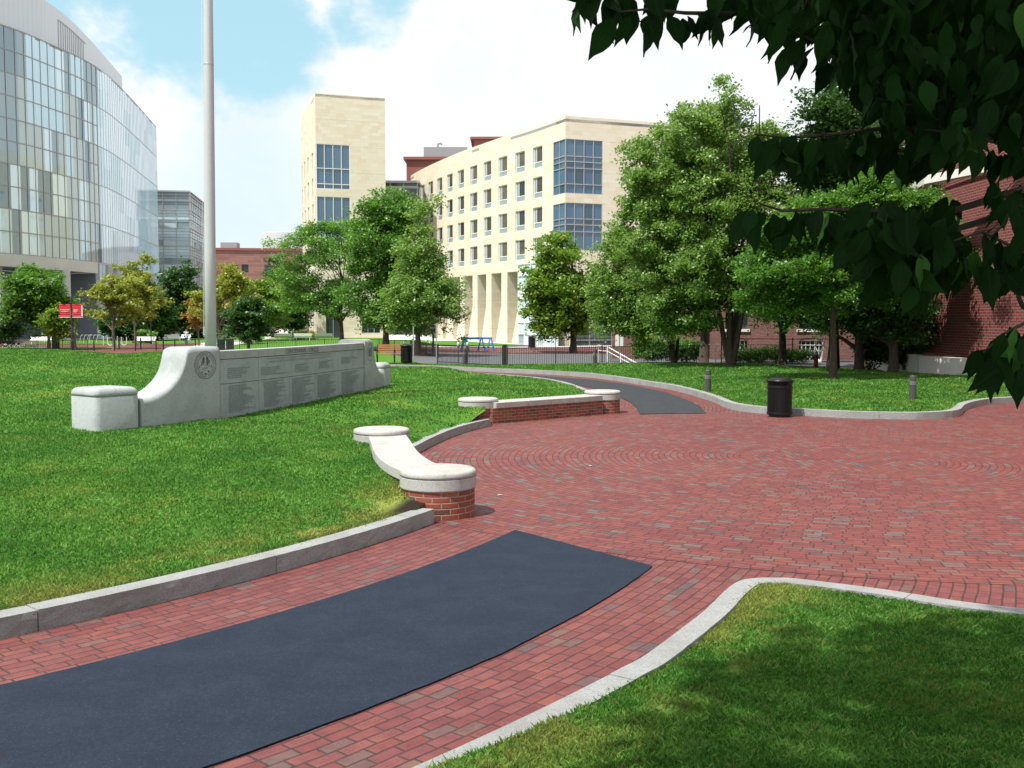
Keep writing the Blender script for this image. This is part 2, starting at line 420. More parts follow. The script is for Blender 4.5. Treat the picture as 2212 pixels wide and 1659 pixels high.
def mat_asphalt(name, base=(.009, .017, .034), light=(.016, .027, .047)):
    t = NT(name); v = t.n('ShaderNodeTexVoronoi'); v.inputs['Scale'].default_value = 140; t.set(v.inputs['Vector'], t.pos())
    sp = t.sep(v.outputs['Color'])[0]
    c = t.mix(t.mr(t.noise(2.5, 6, .7), .3, .8), base, light)
    c = t.mix(t.math('MULTIPLY', t.mr(t.noise(45, 5, .75), .45, .62), .5), c, tuple(k*.55 for k in base)); c = t.mix(t.math('MULTIPLY', t.mr(sp, .93, .97), .3), c, (.07, .08, .095))
    c = t.mix(t.math('MULTIPLY', t.mr(sp, .0, .12, 1, 0), .5), c, (.015, .016, .02))
    # hairline crack
    w = t.n('ShaderNodeTexVoronoi', feature='DISTANCE_TO_EDGE'); w.inputs['Scale'].default_value = .32
    q = t.n('ShaderNodeVectorMath', operation='ADD'); t.set(q.inputs[0], t.pos())
    nz = t.n('ShaderNodeTexNoise'); nz.inputs['Scale'].default_value = 3; t.set(nz.inputs['Vector'], t.pos()); t.set(q.inputs[1], nz.outputs['Color'])
    t.set(w.inputs['Vector'], q.outputs[0])
    ck = t.math('MULTIPLY', t.mr(w.outputs['Distance'], .001, .005, 1, 0), t.mr(t.noise(.5, 2), .5, .6))
    c = t.mix(t.math('MULTIPLY', ck, .45), c, (.015, .015, .02))
    return t.end(t.bsdf(c, .88, t.bump(t.math('ADD', sp, t.noise(300, 2)), .5, .004), spec=.25))

M = dict(
    plaza=mat_paving('brick paving rings', (5.4, 17.0)),
    path=mat_paving('brick paving near path', (-14.7, 17.6), True),
    farpath=mat_paving('brick paving far path', (-12.0, 30.0)),
    asphalt=mat_asphalt('asphalt'), farasphalt=mat_asphalt('weathered asphalt', (.032,.037,.043), (.048,.053,.060)),
    road=mat_asphalt('worn road asphalt', (.10, .105, .115), (.14, .145, .155)),
    grass=mat_grass('turf'), blade=mat_grass('grass blade', True),
    granite=mat_granite('granite'), granite_top=mat_granite('kerb granite', (.285, .295, .295), True),
    cap=mat_granite('cut stone cap', (.40, .40, .385)), memorial=mat_granite('memorial granite', (.335, .37, .375)),
    panel=mat_granite('honed memorial granite', (.33, .385, .41)),
    pier=mat_brickwall('pier brick', [(.27,.068,.036), (.21,.05,.032), (.30,.09,.045), (.11,.05,.038), (.25,.065,.038)], (.34,.31,.27)),
    redbrick=mat_brickwall('red wall brick', [(.19,.038,.036), (.155,.031,.031), (.215,.050,.045), (.17,.034,.032)], (.32,.25,.22), L=.30, Wd=.10, gap=.018),
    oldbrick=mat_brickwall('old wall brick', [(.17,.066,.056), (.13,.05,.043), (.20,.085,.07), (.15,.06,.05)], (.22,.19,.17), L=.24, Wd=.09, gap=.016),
    farbrick=mat_brickwall('distant brick', [(.25,.13,.11), (.22,.11,.095), (.28,.15,.13)], (.20,.09,.075), L=3.0, Wd=.55, gap=.05),
    stone=mat_limestone('limestone cladding'),
    concrete=flat('concrete', (.46,.45,.42), .85, var=.15, sc=1.5), whitestone=flat('white stone', (.62,.60,.56), .8),
    black=flat('black painted steel', (.012,.012,.013), .35, spec=.6), bin=flat('black bin steel', (.007,.007,.008), .38, spec=.3),
    metal=flat('brushed aluminium pole', (.46,.47,.49), .42, metal=.15, var=.06), steel=flat('grey steel', (.42,.43,.44), .4, metal=.6),
    white=flat('white painted metal', (.72,.73,.72), .5), mullion=flat('window mullion', (.34,.36,.37), .5, metal=.3),
    darkmull=flat('dark mullion', (.26,.26,.28), .5, metal=.2),
    screen=None, spandrel=flat('blue grey spandrel', (.24,.31,.34), .3), dark=flat('dark interior', (.02,.022,.025), .6),
    copper=flat('oxide red metal cladding', (.22,.075,.06), .6), roofgrey=flat('grey roof unit', (.26,.27,.29), .6),
    bluegrey=flat('blue grey wall render', (.16,.19,.23), .8), fascia=flat('pale fascia panel', (.50,.49,.48), .6, sc=.3),
    wood=flat('bench timber', (.36,.16,.07), .6), blue=flat('blue painted timber', (.05,.20,.50), .5),
    red=flat('red banner cloth', (.50,.012,.025), .75), redpaint=flat('red hydrant paint', (.13,.010,.012), .4),
    graybol=flat('dark bollard metal', (.055,.055,.058), .45), groove=flat('bollard louvre', (.30,.30,.30), .5, metal=.4),
    soil=flat('mulch', (.055,.032,.022), .95, var=.5, sc=30), ink=flat('engraved lettering', (.045,.05,.055), .8),
    inklight=flat('worn engraved lines', (.19,.22,.24), .8),
    gl_dorm=mat_glass('dorm window glass', [(.03,.035,.03), (.09,.085,.07), (.04,.055,.06)], ior=1.4, use_attr=False),
    gl_bay=mat_glass('bay window glass', [(.04,.10,.18), (.07,.15,.23), (.025,.06,.09)], ior=1.6),
    gl_curt=mat_glass('curtain wall glass', [(.60,.78,.92), (.44,.66,.80), (.07,.17,.23), (.34,.44,.45), (.06,.17,.36), (.16,.27,.33), (.62,.76,.78), (.46,.62,.66)], ior=2.3, mode='CONSTANT'),
    gl_tower=mat_glass('louvred glass', [(.36,.50,.56), (.62,.76,.82), (.08,.12,.14)], ior=1.6),
    gl_dark=mat_glass('dark shop glass', [(.02,.03,.032), (.04,.06,.06)], ior=1.6),
    bark=mat_bark('grey bark', (.07,.055,.045), (.17,.14,.11)), barkdark=mat_bark('dark bark', (.035,.028,.022), (.09,.07,.055)),
    birch=mat_bark('pale birch bark', (.45,.42,.38), (.68,.66,.62), 8),
    lf_birch=mat_leaf('river birch leaves', (.04,.10,.016), (.125,.25,.05), (.33,.47,.16), (.68,.76,.44), rough=.42, spec=.5, transl=.42),
    lf_maple=mat_leaf('maple leaves', (.025,.08,.012), (.065,.18,.024), (.17,.34,.06), (.28,.45,.10), transl=.4),
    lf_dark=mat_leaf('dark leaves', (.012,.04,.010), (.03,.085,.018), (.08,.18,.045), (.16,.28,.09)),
    lf_yel=mat_leaf('yellowing leaves', (.12,.16,.02), (.25,.29,.045), (.42,.44,.08), (.50,.42,.09)),
    lf_olive=mat_leaf('turning maple leaves', (.05,.14,.014), (.12,.24,.025), (.27,.37,.04), (.42,.39,.05)),
    lf_orange=mat_leaf('orange leaves', (.14,.10,.02), (.28,.17,.03), (.40,.22,.05)),
    lf_locust=mat_leaf('locust leaves', (.05,.15,.02), (.11,.26,.04), (.21,.38,.07), (.33,.44,.10)),
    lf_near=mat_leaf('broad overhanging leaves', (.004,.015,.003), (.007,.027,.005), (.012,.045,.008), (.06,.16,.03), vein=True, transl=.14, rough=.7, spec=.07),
    shirt=flat('white cotton', (.72,.73,.75), .9), jeans=flat('blue denim', (.06,.10,.18), .9), skin=flat('skin', (.42,.25,.18), .6),
    hair=flat('dark hair', (.02,.015,.012), .6), bag=flat('white plastic bag', (.75,.75,.76), .5), flower=flat('white flowers', (.75,.75,.72), .8),
    gravel=flat('pale concrete walk', (.50,.48,.45), .9, sc=2), tactile=flat('yellow tactile pad', (.38,.25,.07), .8),
)
t = NT('standing seam metal'); q = t.sep(t.uv()); fr = t.math('FRACT', t.math('DIVIDE', q[0], 1.0))
c_ = t.mix(t.mr(fr, .0, .09, 1, 0), (.50, .54, .58), (.30, .33, .37)); c_ = t.mix(t.math('MULTIPLY', t.noise(.08, 3), .3), c_, (.60, .63, .66))
M['screen'] = t.end(t.bsdf(c_, .45, metal=.2))
# ------------------------------------------------------------ lawns as height fields
def cdt(poly, zf, name, mat, step, extra=None):
    """a sheet inside a polygon, finely triangulated"""
    P = [Vector((p[0], p[1])) for p in poly]; ring = []
    for a, b in zip(P, P[1:] + P[:1]):
        n = max(1, int((b - a).length / max(step(*( (a+b)/2 )), .05)))
        for i in range(n): ring.append(a + (b - a) * i / n)
    xs = [p.x for p in P]; ys = [p.y for p in P]; pts = list(ring)
    edges = [(i, (i+1) % len(ring)) for i in range(len(ring))]
    y = min(ys)
    while y < max(ys):
        x = min(xs); 
        while x < max(xs):
            st = step(x, y); pts.append(Vector((x + random.uniform(-.2,.2)*st, y + random.uniform(-.2,.2)*st))); x += st
        y += step((min(xs)+max(xs))/2, y)
    v, e, f, _, _, _ = delaunay_2d_cdt(pts, edges, [list(range(len(ring)))], 1, 1e-4)
    me = bpy.data.meshes.new(name); me.from_pydata([(p.x, p.y, zf(p.x, p.y)) for p in v], [], [list(q) for q in f])
    me.polygons.foreach_set('use_smooth', [name == 'lawn']*len(me.polygons)); me.materials.append(mat)
    me.update()
    if me.polygons and sum(p.normal.z for p in me.polygons[:50]) < 0: me.flip_normals()
    o = bpy.data.objects.new(name, me); COL.objects.link(o); return o

PC = (-14.7, 17.6)
def arc(c, r, a0, a1, n=24): return [(c[0] + r*math.cos(R(a0+(a1-a0)*i/n)), c[1] + r*math.sin(R(a0+(a1-a0)*i/n))) for i in range(n+1)]
PIERS = [(-.874, 12.1), (-2.11, 16.6), (-.76, 23.1), (2.25, 25.55)]
BENCH1 = [(-.95, 12.3), (-1.33, 13.2), (-1.60, 14.2), (-1.80, 15.3), (-2.02, 16.5)]
BENCH2 = [(-.66, 22.85), (.15, 23.55), (.95, 24.25), (1.6, 24.8), (2.1, 25.3)]
KARC = [(-1.72, 16.9), (-1.62, 17.6), (-1.46, 18.7), (-1.21, 20.0), (-.91, 21.1), (-.45, 22.25)]
KNEAR = arc(PC, 15.08, -72, -23.6, 40)                      # front foot of the left kerb
KFARL = [(2.5, 25.9), (2.52, 28.5), (2.3, 32.0), (1.95, 35), (1.35, 37.6), (.2, 39.8), (-1.6, 42), (-5, 45), (-11, 49)]
KRIGHT = arc(PC, 19.12, -62, -35.5, 30) + [W(1500, 1337, .155), W(1531, 1311, .155), W(1558, 1283, .155), W(1585, 1261, .155), W(1606, 1252, .155), W(1640, 1248, .155), W(1680, 1248, .155), (2.37, 8.44), (2.95, 8.11), (3.37, 7.78), (3.77, 7.56), (4.6, 7.22), (6, 6.9), (9, 6.8), (14, 7.4)]
KFAR = [(-9, 50.6), (-4.4, 48.3), (-1.7, 46.1), (-.68, 45.2), (1.8, 43.0), (3.3, 40.6), (4.57, 36.4), (5.3, 33.4), (5.62, 29.4), (5.6, 26.8), (5.8, 25.8), (6.15, 25.2),
        (6.6, 24.88), (7.1, 24.5), (7.9, 24.0), (9.0, 23.7), (9.7, 23.8), (10.6, 24.4), (11.6, 26.2), (12.8, 27.7), (14.2, 28.6), (17, 30.2), (24, 33), (40, 38)]
ctrl = []
for i, p in enumerate(KNEAR):
    if i % 3 == 0: ctrl.append((p[0], p[1], .13))
for p in BENCH1: ctrl.append((p[0]-.3, p[1], .33))
for p in KARC[1:-1]: ctrl.append((*p, .14))
ctrl += [(-2.7, 16.7, .42), (-2.5, 15.5, .40), (-1.2, 23.2, .36), (-.3, 24.2, .36), (.8, 25.2, .38), (1.6, 26.2, .34), (-1.3, 12.6, .30), (-2.9, 18.5, .36), (-2.5, 20.5, .36), (-2.0, 22, .36)]
for p in KFARL[1:]: ctrl.append((*p, .12))
ctrl += [(-6.72, 16.5, .50), (-5.4, 18.2, .52), (-4.9, 19.7, .54), (-4, 23.6, .58), (-3.3, 26.3, .6), (-9, 19, .6), (-10, 26, .74), (-6, 33, .66), (-1.5, 32, .42), (-9, 40, .72),
         (-3.5, 39.5, .46), (-14, 46, .9), (-22, 46, .92), (-32, 46, .9), (-18, 36, .86), (-30, 32, .9), (-14, 14, .55), (-8, 12, .42), (-12, 8, .35), (-5, 12.5, .34), (-4, 15, .42),
         (-14, 51, .55), (-22, 53, .5), (-35, 55, .4), (-14, 55, -.1), (-24, 60, -.3), (-40, 63, -.35), (-58, 60, -.3), (-58, 40, .8), (-58, 15, .7), (-25, 18, .8), (-20, 8, .5)]
for i in range(12):
    x_, y_ = (-6.72 + 3.6*i/11, 16.5 + 11*i/11)
    if i: x_ = np.interp(y_, [16.5, 17.15, 18.55, 19.75, 21.5, 23.4, 25, 26.5, 27.6], [-6.72, -6.2, -5.27, -4.87, -4.42, -4.0, -3.62, -3.28, -3.05])
    for o_ in (-.7, .15, 1.0): ctrl.append((x_+o_*.95, y_-o_*.3, .50 + .10*i/11 - (.03 if o_ > .5 else 0)))
CT = np.array(ctrl)
def lawn_left_np(x, y):
    d2 = (x[:, None] - CT[None, :, 0])**2 + (y[:, None] - CT[None, :, 1])**2 + .05
    w = d2**-1.6; return (w * CT[None, :, 2]).sum(1) / w.sum(1)
def lawn_left(x, y):
    return float(lawn_left_np(np.array([x]), np.array([y]))[0])
def lawn_near(x, y):
    return .125 + .03 * math.sin(x*.7) * math.cos(y*.6) * sm(0, 1, 8.2 - y) + .25 * sm(8, 0, y)**1.5
KF = Path(KFAR, 1)
KFp = np.array(KFAR)
def seg_dist(px, py, poly):
    best = 1e9
    for a, b in zip(poly, poly[1:]):
        dx, dy = b[0]-a[0], b[1]-a[1]; t = max(0, min(1, ((px-a[0])*dx + (py-a[1])*dy) / (dx*dx+dy*dy)))
        best = min(best, math.hypot(px-a[0]-t*dx, py-a[1]-t*dy))
    return best
def lawn_far(x, y):
    d = seg_dist(x, y, KFAR)
    return .13 + .24 * sm(0, 5, d) * sm(52, 44, y) - .12 * sm(46, 53, y)

POLY_L = [p for p in arc(PC, 14.93, -76, -21, 30)] + [(p[0]-.1, p[1]) for p in BENCH1] + [(-2.0, 16.9)] + [(p[0]-.12, p[1]+.05) for p in KARC[1:]] + \
    [(-.6, 22.9), (.2, 23.6), (1.0, 24.3), (2.0, 25.3)] + [(p[0]-.12, p[1]-.05) for p in KFARL] + [(-20, 55), (-30, 60), (-60, 62), (-60, 3)]
KR = Path(KRIGHT, 1)
def offs(path, o, n=60): return [(lambda q: (q[0]+q[2]*o, q[1]+q[3]*o))(path(path.L*i/n)) for i in range(n+1)]
POLY_N = offs(KR, .15, 90) + [(14, -6), (-8, -6)]
POLY_F = [(p[0], p[1]) for p in offs(KF, -.15, 110)] + [(40, 40), (24, 36.5), (19, 33.2), (16.4, 33.4), (14.6, 37), (11.5, 43.2), (10.2, 47), (9.5, 52), (3, 53.2), (-2, 52), (-5, 54), (-9, 57)]

o = cdt(POLY_L, lawn_left, 'lawn', M['grass'], lambda x, y: .35 if y < 30 else 1.0); struct(o)
o = cdt(POLY_N, lawn_near, 'lawn', M['grass'], lambda x, y: .3); struct(o)
o = cdt(POLY_F, lawn_far, 'lawn', M['grass'], lambda x, y: .6); struct(o)
struct(cdt([(11.8, 43.4), (15, 37.2), (16.8, 33.8), (22, 36), (40, 42), (40, 50), (12, 47)], lambda x, y: .04, 'lawn', M['grass'], lambda x, y: 2.0))

# base ground: one sheet to the horizon
def ground_z(x, y): return min(G(x, y), G(x, y)) - .03
mb = MB(); xs = [-2500, -900, -400, -200, -120] + list(range(-100, 101, 5)) + [120, 200, 400, 900, 2500]
ys = [-2500, -600, -150, -60] + list(range(-30, 221, 5)) + [260, 400, 900, 2500]
for i in range(len(xs)-1):
    for j in range(len(ys)-1):
        a, b, c, d = xs[i], xs[i+1], ys[j], ys[j+1]
        mb.quad([(a,c,ground_z(a,c)), (b,c,ground_z(b,c)), (b,d,ground_z(b,d)), (a,d,ground_z(a,d))])
struct(mb.build('ground', M['concrete']))

def sheet(name, poly, mat, dz=0.0, step=4.0, follow=True):
    return struct(cdt(poly, (lambda x, y: G(x, y) + dz) if follow else (lambda x, y: dz), name, mat, lambda x, y: step))
circ = [(5.4 + 8.25*math.cos(R(a)), 17.0 + 8.25*math.sin(R(a))) for a in range(80, 276, 5)]
struct(cdt([(45, 4)] + [(45, 38), (12, 30)] + circ + [(6.5, 4)], lambda x, y: .004, 'pavement', M['plaza'], lambda x, y: 3))
struct(cdt([(-14, 2), (9, 2), (6.2, 9.5), (3, 12.5), (-2, 13), (-14, 12)], lambda x, y: 0, 'path', M['path'], lambda x, y: 2))
struct(cdt([(.5, 24.5), (8, 23.5), (7, 30), (6, 40), (3, 46), (-9, 54), (-14, 54), (-9, 46), (0, 37)], lambda x, y: 0, 'path', M['farpath'], lambda x, y: 2))
def ringsheet(r0, r1, a0, a1, z, name, mat):
    return struct(cdt(arc(PC, r0, a0, a1, 40) + arc(PC, r1, a1, a0, 40), lambda x, y: z, name, mat, lambda x, y: 1.5))
# asphalt strip, its inner end cut square to the circle
a = arc(PC, 16.09, -80, -23.7, 40); b = [(1.31, 9.48)] + [(-14.7 + r_*math.cos(R(q_)), 17.6 + r_*math.sin(R(q_))) for q_, r_ in ((-28.5, 17.985), (-30, 18.01), (-32, 18.04), (-34, 18.06))] + arc(PC, 18.09, -36, -80, 40)
def thick(o, d):
    m = o.modifiers.new('solidify', 'SOLIDIFY'); m.thickness = d; m.offset = 1; return o
def ragged(poly, amp=.008, st=.06):
    P = [Vector(p) for p in poly]; out = []
    for a_, b_ in zip(P, P[1:] + P[:1]):
        n = max(1, int((b_-a_).length/st)); nn = Vector((b_.y-a_.y, a_.x-b_.x)).normalized()
        for i in range(n):
            q = a_ + (b_-a_)*i/n; out.append(q + nn * amp * noise.noise(Vector((q.x*6, q.y*6, 0))))
    return out
thick(struct(cdt(ragged(a + b), lambda x, y: .008, 'road', M['asphalt'], lambda x, y: 1.0)), .005)
AL = [(3.12, 25.0), (3.26, 27), (3.3, 28.8), (3.18, 30.5), (2.8, 34.2), (2.1, 37.1), (1.2, 40.0), (-.6, 42.4), (-4, 45.6), (-9, 49)]
AR = [(4.77, 25.2), (5.0, 27.4), (5.0, 29.4), (4.86, 32.6), (4.2, 36.3), (3.1, 39.3), (1.4, 42), (-1.2, 44.4), (-5, 47), (-9.5, 50)]
thick(struct(cdt(AL + AR[::-1], lambda x, y: .009, 'road', M['farasphalt'], lambda x, y: 3)), .01)
sheet('road', [(-9, 55.5), (-9.5, 72), (0, 77), (8, 76), (20, 68), (45, 62), (45, 52), (24, 48.5), (14, 48), (9.7, 52.3), (3, 53.6), (-2, 52.6), (-5, 54.6)], M['road'], .012, 5)
sheet('pavement', [(-75, 70), (-24, 70), (-26, 84), (-30, 104), (-29, 121), (-45, 126), (-75, 140)], M['farpath'], .02, 6)
sheet('path', [(-29, 92), (-21, 92), (-30, 135), (-48, 170), (-60, 170), (-36, 118)], M['gravel'], .035, 6)
sheet('pavement', [(-9, 72), (-9, 88), (0, 97), (7, 99), (30, 104), (30, 74), (20, 68.2), (8, 76.2), (0, 77.2)], M['farpath'], .03, 6)
for pl in ([(-23, 79), (-8, 76), (-9, 95), (-8, 110), (-14, 128), (-30, 128), (-27, 100)], [(-58, 118), (-38, 117), (-30, 125), (-36, 150), (-62, 150)],
           [(-50, 96), (-39.5, 96), (-38.5, 104), (-52, 104)], [(-9, 96), (-1, 101), (3, 104), (-6, 118), (-10, 112)], [(-9, 53.5), (-4.9, 54.3), (-9.3, 73), (-26, 76), (-26, 60)]):
    o = sheet('lawn', pl, M['grass'], .06, 4)

# ------------------------------------------------------------ kerbs
def kerb(pts, w0, w1, z0, z1, mat, name='kerb', smooth=6, stone=2.0, jitter=.012, side=1, flip=False):
    """front face at offset w1 (outward), back at w0"""
    P = Path(pts, side, smooth); mb = MB(); s = 0; k = 0
    while s < P.L - .02:
        e = min(P.L, s + stone * random.uniform(.9, 1.15)); a_, b_ = s + .004, e - .004
        n = max(2, int((b_-a_)/.09)); rows = 4; dz = random.uniform(-.004, .004)
        grid = []
        for i in range(n+1):
            q = a_ + (b_-a_)*i/n; x, y, nx, ny = P(q); col = []
            for j in range(rows+1):
                z = z0 + (z1-z0+dz)*j/rows; dd = (noise.noise(Vector((x*9, y*9, z*14)))*jitter + noise.noise(Vector((x*27, y*27, z*30)))*jitter*.5) * (1 if j < rows else .5)
                col.append((x + nx*(w1+dd), y + ny*(w1+dd), z))
            col.append((x + nx*w0, y + ny*w0, z1+dz)); col.append((x + nx*w0, y + ny*w0, z0)); grid.append(col)
        m = len(grid[0])
        for i in range(n):
            for j in range(m-1): mb.quad([grid[i][j], grid[i+1][j], grid[i+1][j+1], grid[i][j+1]] if not flip else [grid[i][j+1], grid[i+1][j+1], grid[i+1][j], grid[i][j]])
        mb.quad(grid[0]); mb.quad(grid[-1][::-1]); s = e; k += 1
    return struct(mb.build(name, mat))
kerb(KNEAR, -.20, 0, -.05, .16, M['granite_top'], smooth=0, jitter=.011)
kerb(KARC, -.20, 0, -.05, .16, M['granite_top'], jitter=.012)
kerb(KFARL, -.17, 0, -.05, .155, M['granite_top'])
kerb(KRIGHT, 0.0, .17, -.05, .155, M['granite_top'], smooth=4, flip=False, jitter=.006)
kerb(KFAR, 0, -.2, -.05, .17, M['granite_top'], smooth=4, jitter=.02)
kerb([(10.2, 46.5), (11.4, 43.2), (14.5, 36.9), (16.3, 33.1), (19, 32.2)], 0, -.18, -.05, .20, M['granite_top'], smooth=4)
kerb([(-9, 77.6), (0, 82), (8, 79.5), (20, 69), (45, 63)], 0, -.2, -.8, -.18, M['granite_top'], smooth=3, stone=3)

# ------------------------------------------------------------ piers and bench walls of the circle
PL = ['nearest round brick pier with thick stone cap at the end of the left kerb', 'round stone cap sunk in the lawn at the far end of the near bench wall',
      'round brick pier with stone cap at the left end of the far bench wall', 'round brick pier with stone cap at the right end of the far bench wall']
for (x, y), lb in zip(PIERS, PL):
    e = empty('brick_pier', (x, y, 0), lb, 'pier', 'round piers of the bench walls')
    MB().lathe([(.432, -.05), (.432, .337)], (0,0,0), 64, .432).build('brick_base', M['pier'], e)
    MB().lathe([(.40, .30), (.45, .338), (.452, .345), (.452, .462), (.447, .467)], (0,0,0), 64).build('stone_band', M['cap'], e, smooth=False)
    MB().lathe([(.440, .46), (.440, .472), (.452, .474), (.453, .50), (.449, .525), (.437, .54), (.415, .549), (.36, .554), (0.01, .555)], (0,0,0), 64).build('cap', M['cap'], e, smooth=True)
for pts, lb in ((BENCH1, 'near curved bench wall with a wide pale stone seat between two round piers'), (BENCH2, 'far brick bench wall with a stone seat running between two round piers')):
    P = Path(pts, 1, 6); e = empty('bench_wall', (*pts[2], 0), lb, 'bench wall', 'low bench walls round the brick circle'); inv = Matrix.Translation((-pts[2][0], -pts[2][1], 0))
    a0 = .38; a1 = P.L - .42
    def loc(mb): mb.v = [tuple(inv @ Vector(p)) for p in mb.v]; return mb
    loc(MB().pbox(P, a0*.2, P.L-.1, -.27, .27, -.05, .34, .25)).build('brick_base', M['pier'], e)
    n = 4; L = (a1 - a0) / n; mb = MB()
    ends = [0.15] + [a0 + L*i for i in range(1, n)] + [P.L-.15]
    for i in range(n): mb.pbox(P, ends[i] + .003, ends[i+1] - .003, -.30, .30, .342, .468, .18)
    loc(mb).build('seat_slab', M['cap'], e, bevel=.008)

# ------------------------------------------------------------ memorial wall
MP = Path([(-6.72, 16.5), (-6.2, 17.15), (-5.27, 18.55), (-4.87, 19.75), (-4.42, 21.5), (-4.0, 23.4), (-3.62, 25.0), (-3.28, 26.5), (-3.05, 27.6)], 1, 8)
S1, S2, S3, S4, S5, S6, S7 = .82, 2.50, 3.80, 7.66, 9.25, 10.55, 11.2
mem = empty('memorial_wall', (-4.87, 20.5, .5), 'long curved grey granite wall of engraved names with scrolled ends on the left lawn', 'memorial')
IM = Matrix.Translation((4.87, -20.5, -.5))
def ml(mb): mb.v = [tuple(IM @ Vector(p)) for p in mb.v]; return mb
def block(s0, s1):
    s1 -= .008; o1, o0, r = .03, -.80, .11
    def outline(ins):
        pts = []; R0 = max(.02, r - ins*.3)
        for (cs, co, a0) in ((s1-ins-R0, o1-ins-R0, 0), (s0+ins+R0, o1-ins-R0, 90), (s0+ins+R0, o0+ins+R0, 180), (s1-ins-R0, o0+ins+R0, 270)):
            for k in range(7):
                t_ = R(a0 + 15*k); s_, o_ = cs + R0*math.cos(t_), co + R0*math.sin(t_); x, y, nx, ny = MP(max(0.0, s_)); d_ = min(0, s_)
                x0_, y0_ = MP(0.0)[:2]; x1_, y1_ = MP(.05)[:2]; x += (x1_-x0_)/.05*d_; y += (y1_-y0_)/.05*d_
                pts.append((x+nx*o_, y+ny*o_))
        return pts
    def solid(levels, name):
        mb = MB(); rings = [[(p[0], p[1], z) for p in outline(ins)] for z, ins in levels]; m = len(rings[0]); n0 = 0
        for rg in rings: mb.v += rg
        for i in range(len(rings)-1):
            for j in range(m): mb.f.append((i*m+j, i*m+(j+1)%m, (i+1)*m+(j+1)%m, (i+1)*m+j)[::-1]); mb.uv.append(None)
        mb.f.append(tuple((len(rings)-1)*m + j for j in range(m))[::-1]); mb.uv.append(None)
        o = ml(mb).build(name, M['memorial'], mem); bm = bmesh.new(); bm.from_mesh(o.data); bmesh.ops.recalc_face_normals(bm, faces=bm.faces); bm.to_mesh(o.data); bm.free()
        for p in o.data.polygons: p.use_smooth = len(p.vertices) == 4
    solid([(.2, 0), (1.04, 0), (1.052, .008)], 'end_block')
    solid([(1.052, .012), (1.062, .012), (1.064, 0), (1.10, 0), (1.135, .008), (1.165, .028), (1.185, .06), (1.195, .12), (1.198, .3)], 'block_cap')
block(0, S1); block(S6, S7)
def scroll(sa, sb, rev):
    n = 30; mb = MB(); prof = []
    for i in range(n + 1):
        t = i / n
        if t < .55:
            q = t / .55; z = .98 + .80 * (1 - math.sqrt(max(0, 1 - q**2.1)))**.9
        else:
            q = min(1, (t - .55) / .09); z = 1.78 + .045 * math.sin(q * math.pi / 2)
        prof.append((t, z))
    cols = []
    for t, z in prof:
        s = sa + (sb - sa) * (1 - t if rev else t); x, y, nx, ny = MP(s)
        o1, o0 = .03, -.66; r = .10; col = [(x+nx*o1, y+ny*o1, .2)]
        for k in range(6):
            a_ = k / 5 * math.pi / 2; o_ = o1 - r + r*math.cos(a_); col.append((x+nx*o_, y+ny*o_, z - r + r*math.sin(a_)))
        for k in range(6):
            a_ = k / 5 * math.pi / 2; o_ = o0 + r - r*math.sin(a_); col.append((x+nx*o_, y+ny*o_, z - r + r*math.cos(a_)))
        col.append((x+nx*o0, y+ny*o0, .2)); cols.append(col)
    m = len(cols[0])
    for i in range(n):
        for j in range(m - 1):
            q = [cols[i][j], cols[i+1][j], cols[i+1][j+1], cols[i][j+1]]; mb.quad(q if not rev else q[::-1])
    mb.quad(cols[0] if not rev else cols[0][::-1]); mb.quad(cols[-1][::-1] if not rev else cols[-1])
    o = ml(mb).build('scroll_end', M['memorial'], mem)
    bm = bmesh.new(); bm.from_mesh(o.data); bmesh.ops.remove_doubles(bm, verts=bm.verts, dist=.0005)
    bmesh.ops.recalc_face_normals(bm, faces=bm.faces); bm.to_mesh(o.data); bm.free()
    for p in o.data.polygons: p.use_smooth = len(p.vertices) == 4
scroll(S1, S2, False); scroll(S5 - .0, S6, True)
g = .006
for a_, b_ in ((S2, S3), (S3, S4), (S4, S5)):
    ml(MB().pbox(MP, a_ + g, b_ - g, -.30, 0.0, 1.590, 1.74, .3)).build('coping', M['memorial'], mem, bevel=.006)
    ml(MB().pbox(MP, a_ + g, b_ - g, -.28, -.006, 1.145, 1.580, .3)).build('upper_panel', M['panel'], mem)
w = (S4 - S3) / 3
for a_, b_ in ((S2, S3), (S3, S3+w), (S3+w, S3+2*w), (S3+2*w, S4), (S4, S5)):
    ml(MB().pbox(MP, a_ + g, b_ - g, -.28, -.006, .35, 1.135, .3)).build('lower_panel', M['panel'], mem)
ml(MB().pbox(MP, S2, S5, -.26, -.03, .25, 1.58, .4)).build('core', M['ink'], mem)

def text_mesh(body, width, height):
    c = bpy.data.curves.new('t', 'FONT'); c.body = body; c.align_x = 'CENTER'; c.resolution_u = 3
    ob = bpy.data.objects.new('t', c); COL.objects.link(ob)
    me = bpy.data.meshes.new_from_object(ob.evaluated_get(bpy.context.evaluated_depsgraph_get()))
    v = np.array([q.co[:] for q in me.vertices]); f = [tuple(p.vertices) for p in me.polygons]
    bpy.data.objects.remove(ob); bpy.data.curves.remove(c); bpy.data.meshes.remove(me)
    v[:, 0] -= (v[:, 0].min()+v[:, 0].max())/2; v[:, 1] -= v[:, 1].min()
    v[:, 0] *= width / (v[:, 0].max()-v[:, 0].min()); v[:, 1] *= height / v[:, 1].max()
    return v, f
def on_wall(mb, v, f, s, z, off=.003):
    n = len(mb.v)
    for q in v:
        x, y, nx, ny = MP(s + q[0]); mb.v.append((x + nx*off, y + ny*off, z + q[1]))
    for p in f: mb.f.append(tuple(n + i for i in p)); mb.uv.append(None)
mb = MB(); sc = (S3+S4)/2
v, f = text_mesh('CENTENNIAL  CIRCLE', 1.62, .088); on_wall(mb, v, f, sc, 1.618)
ml(mb).build('title_lettering', M['ink'], mem)
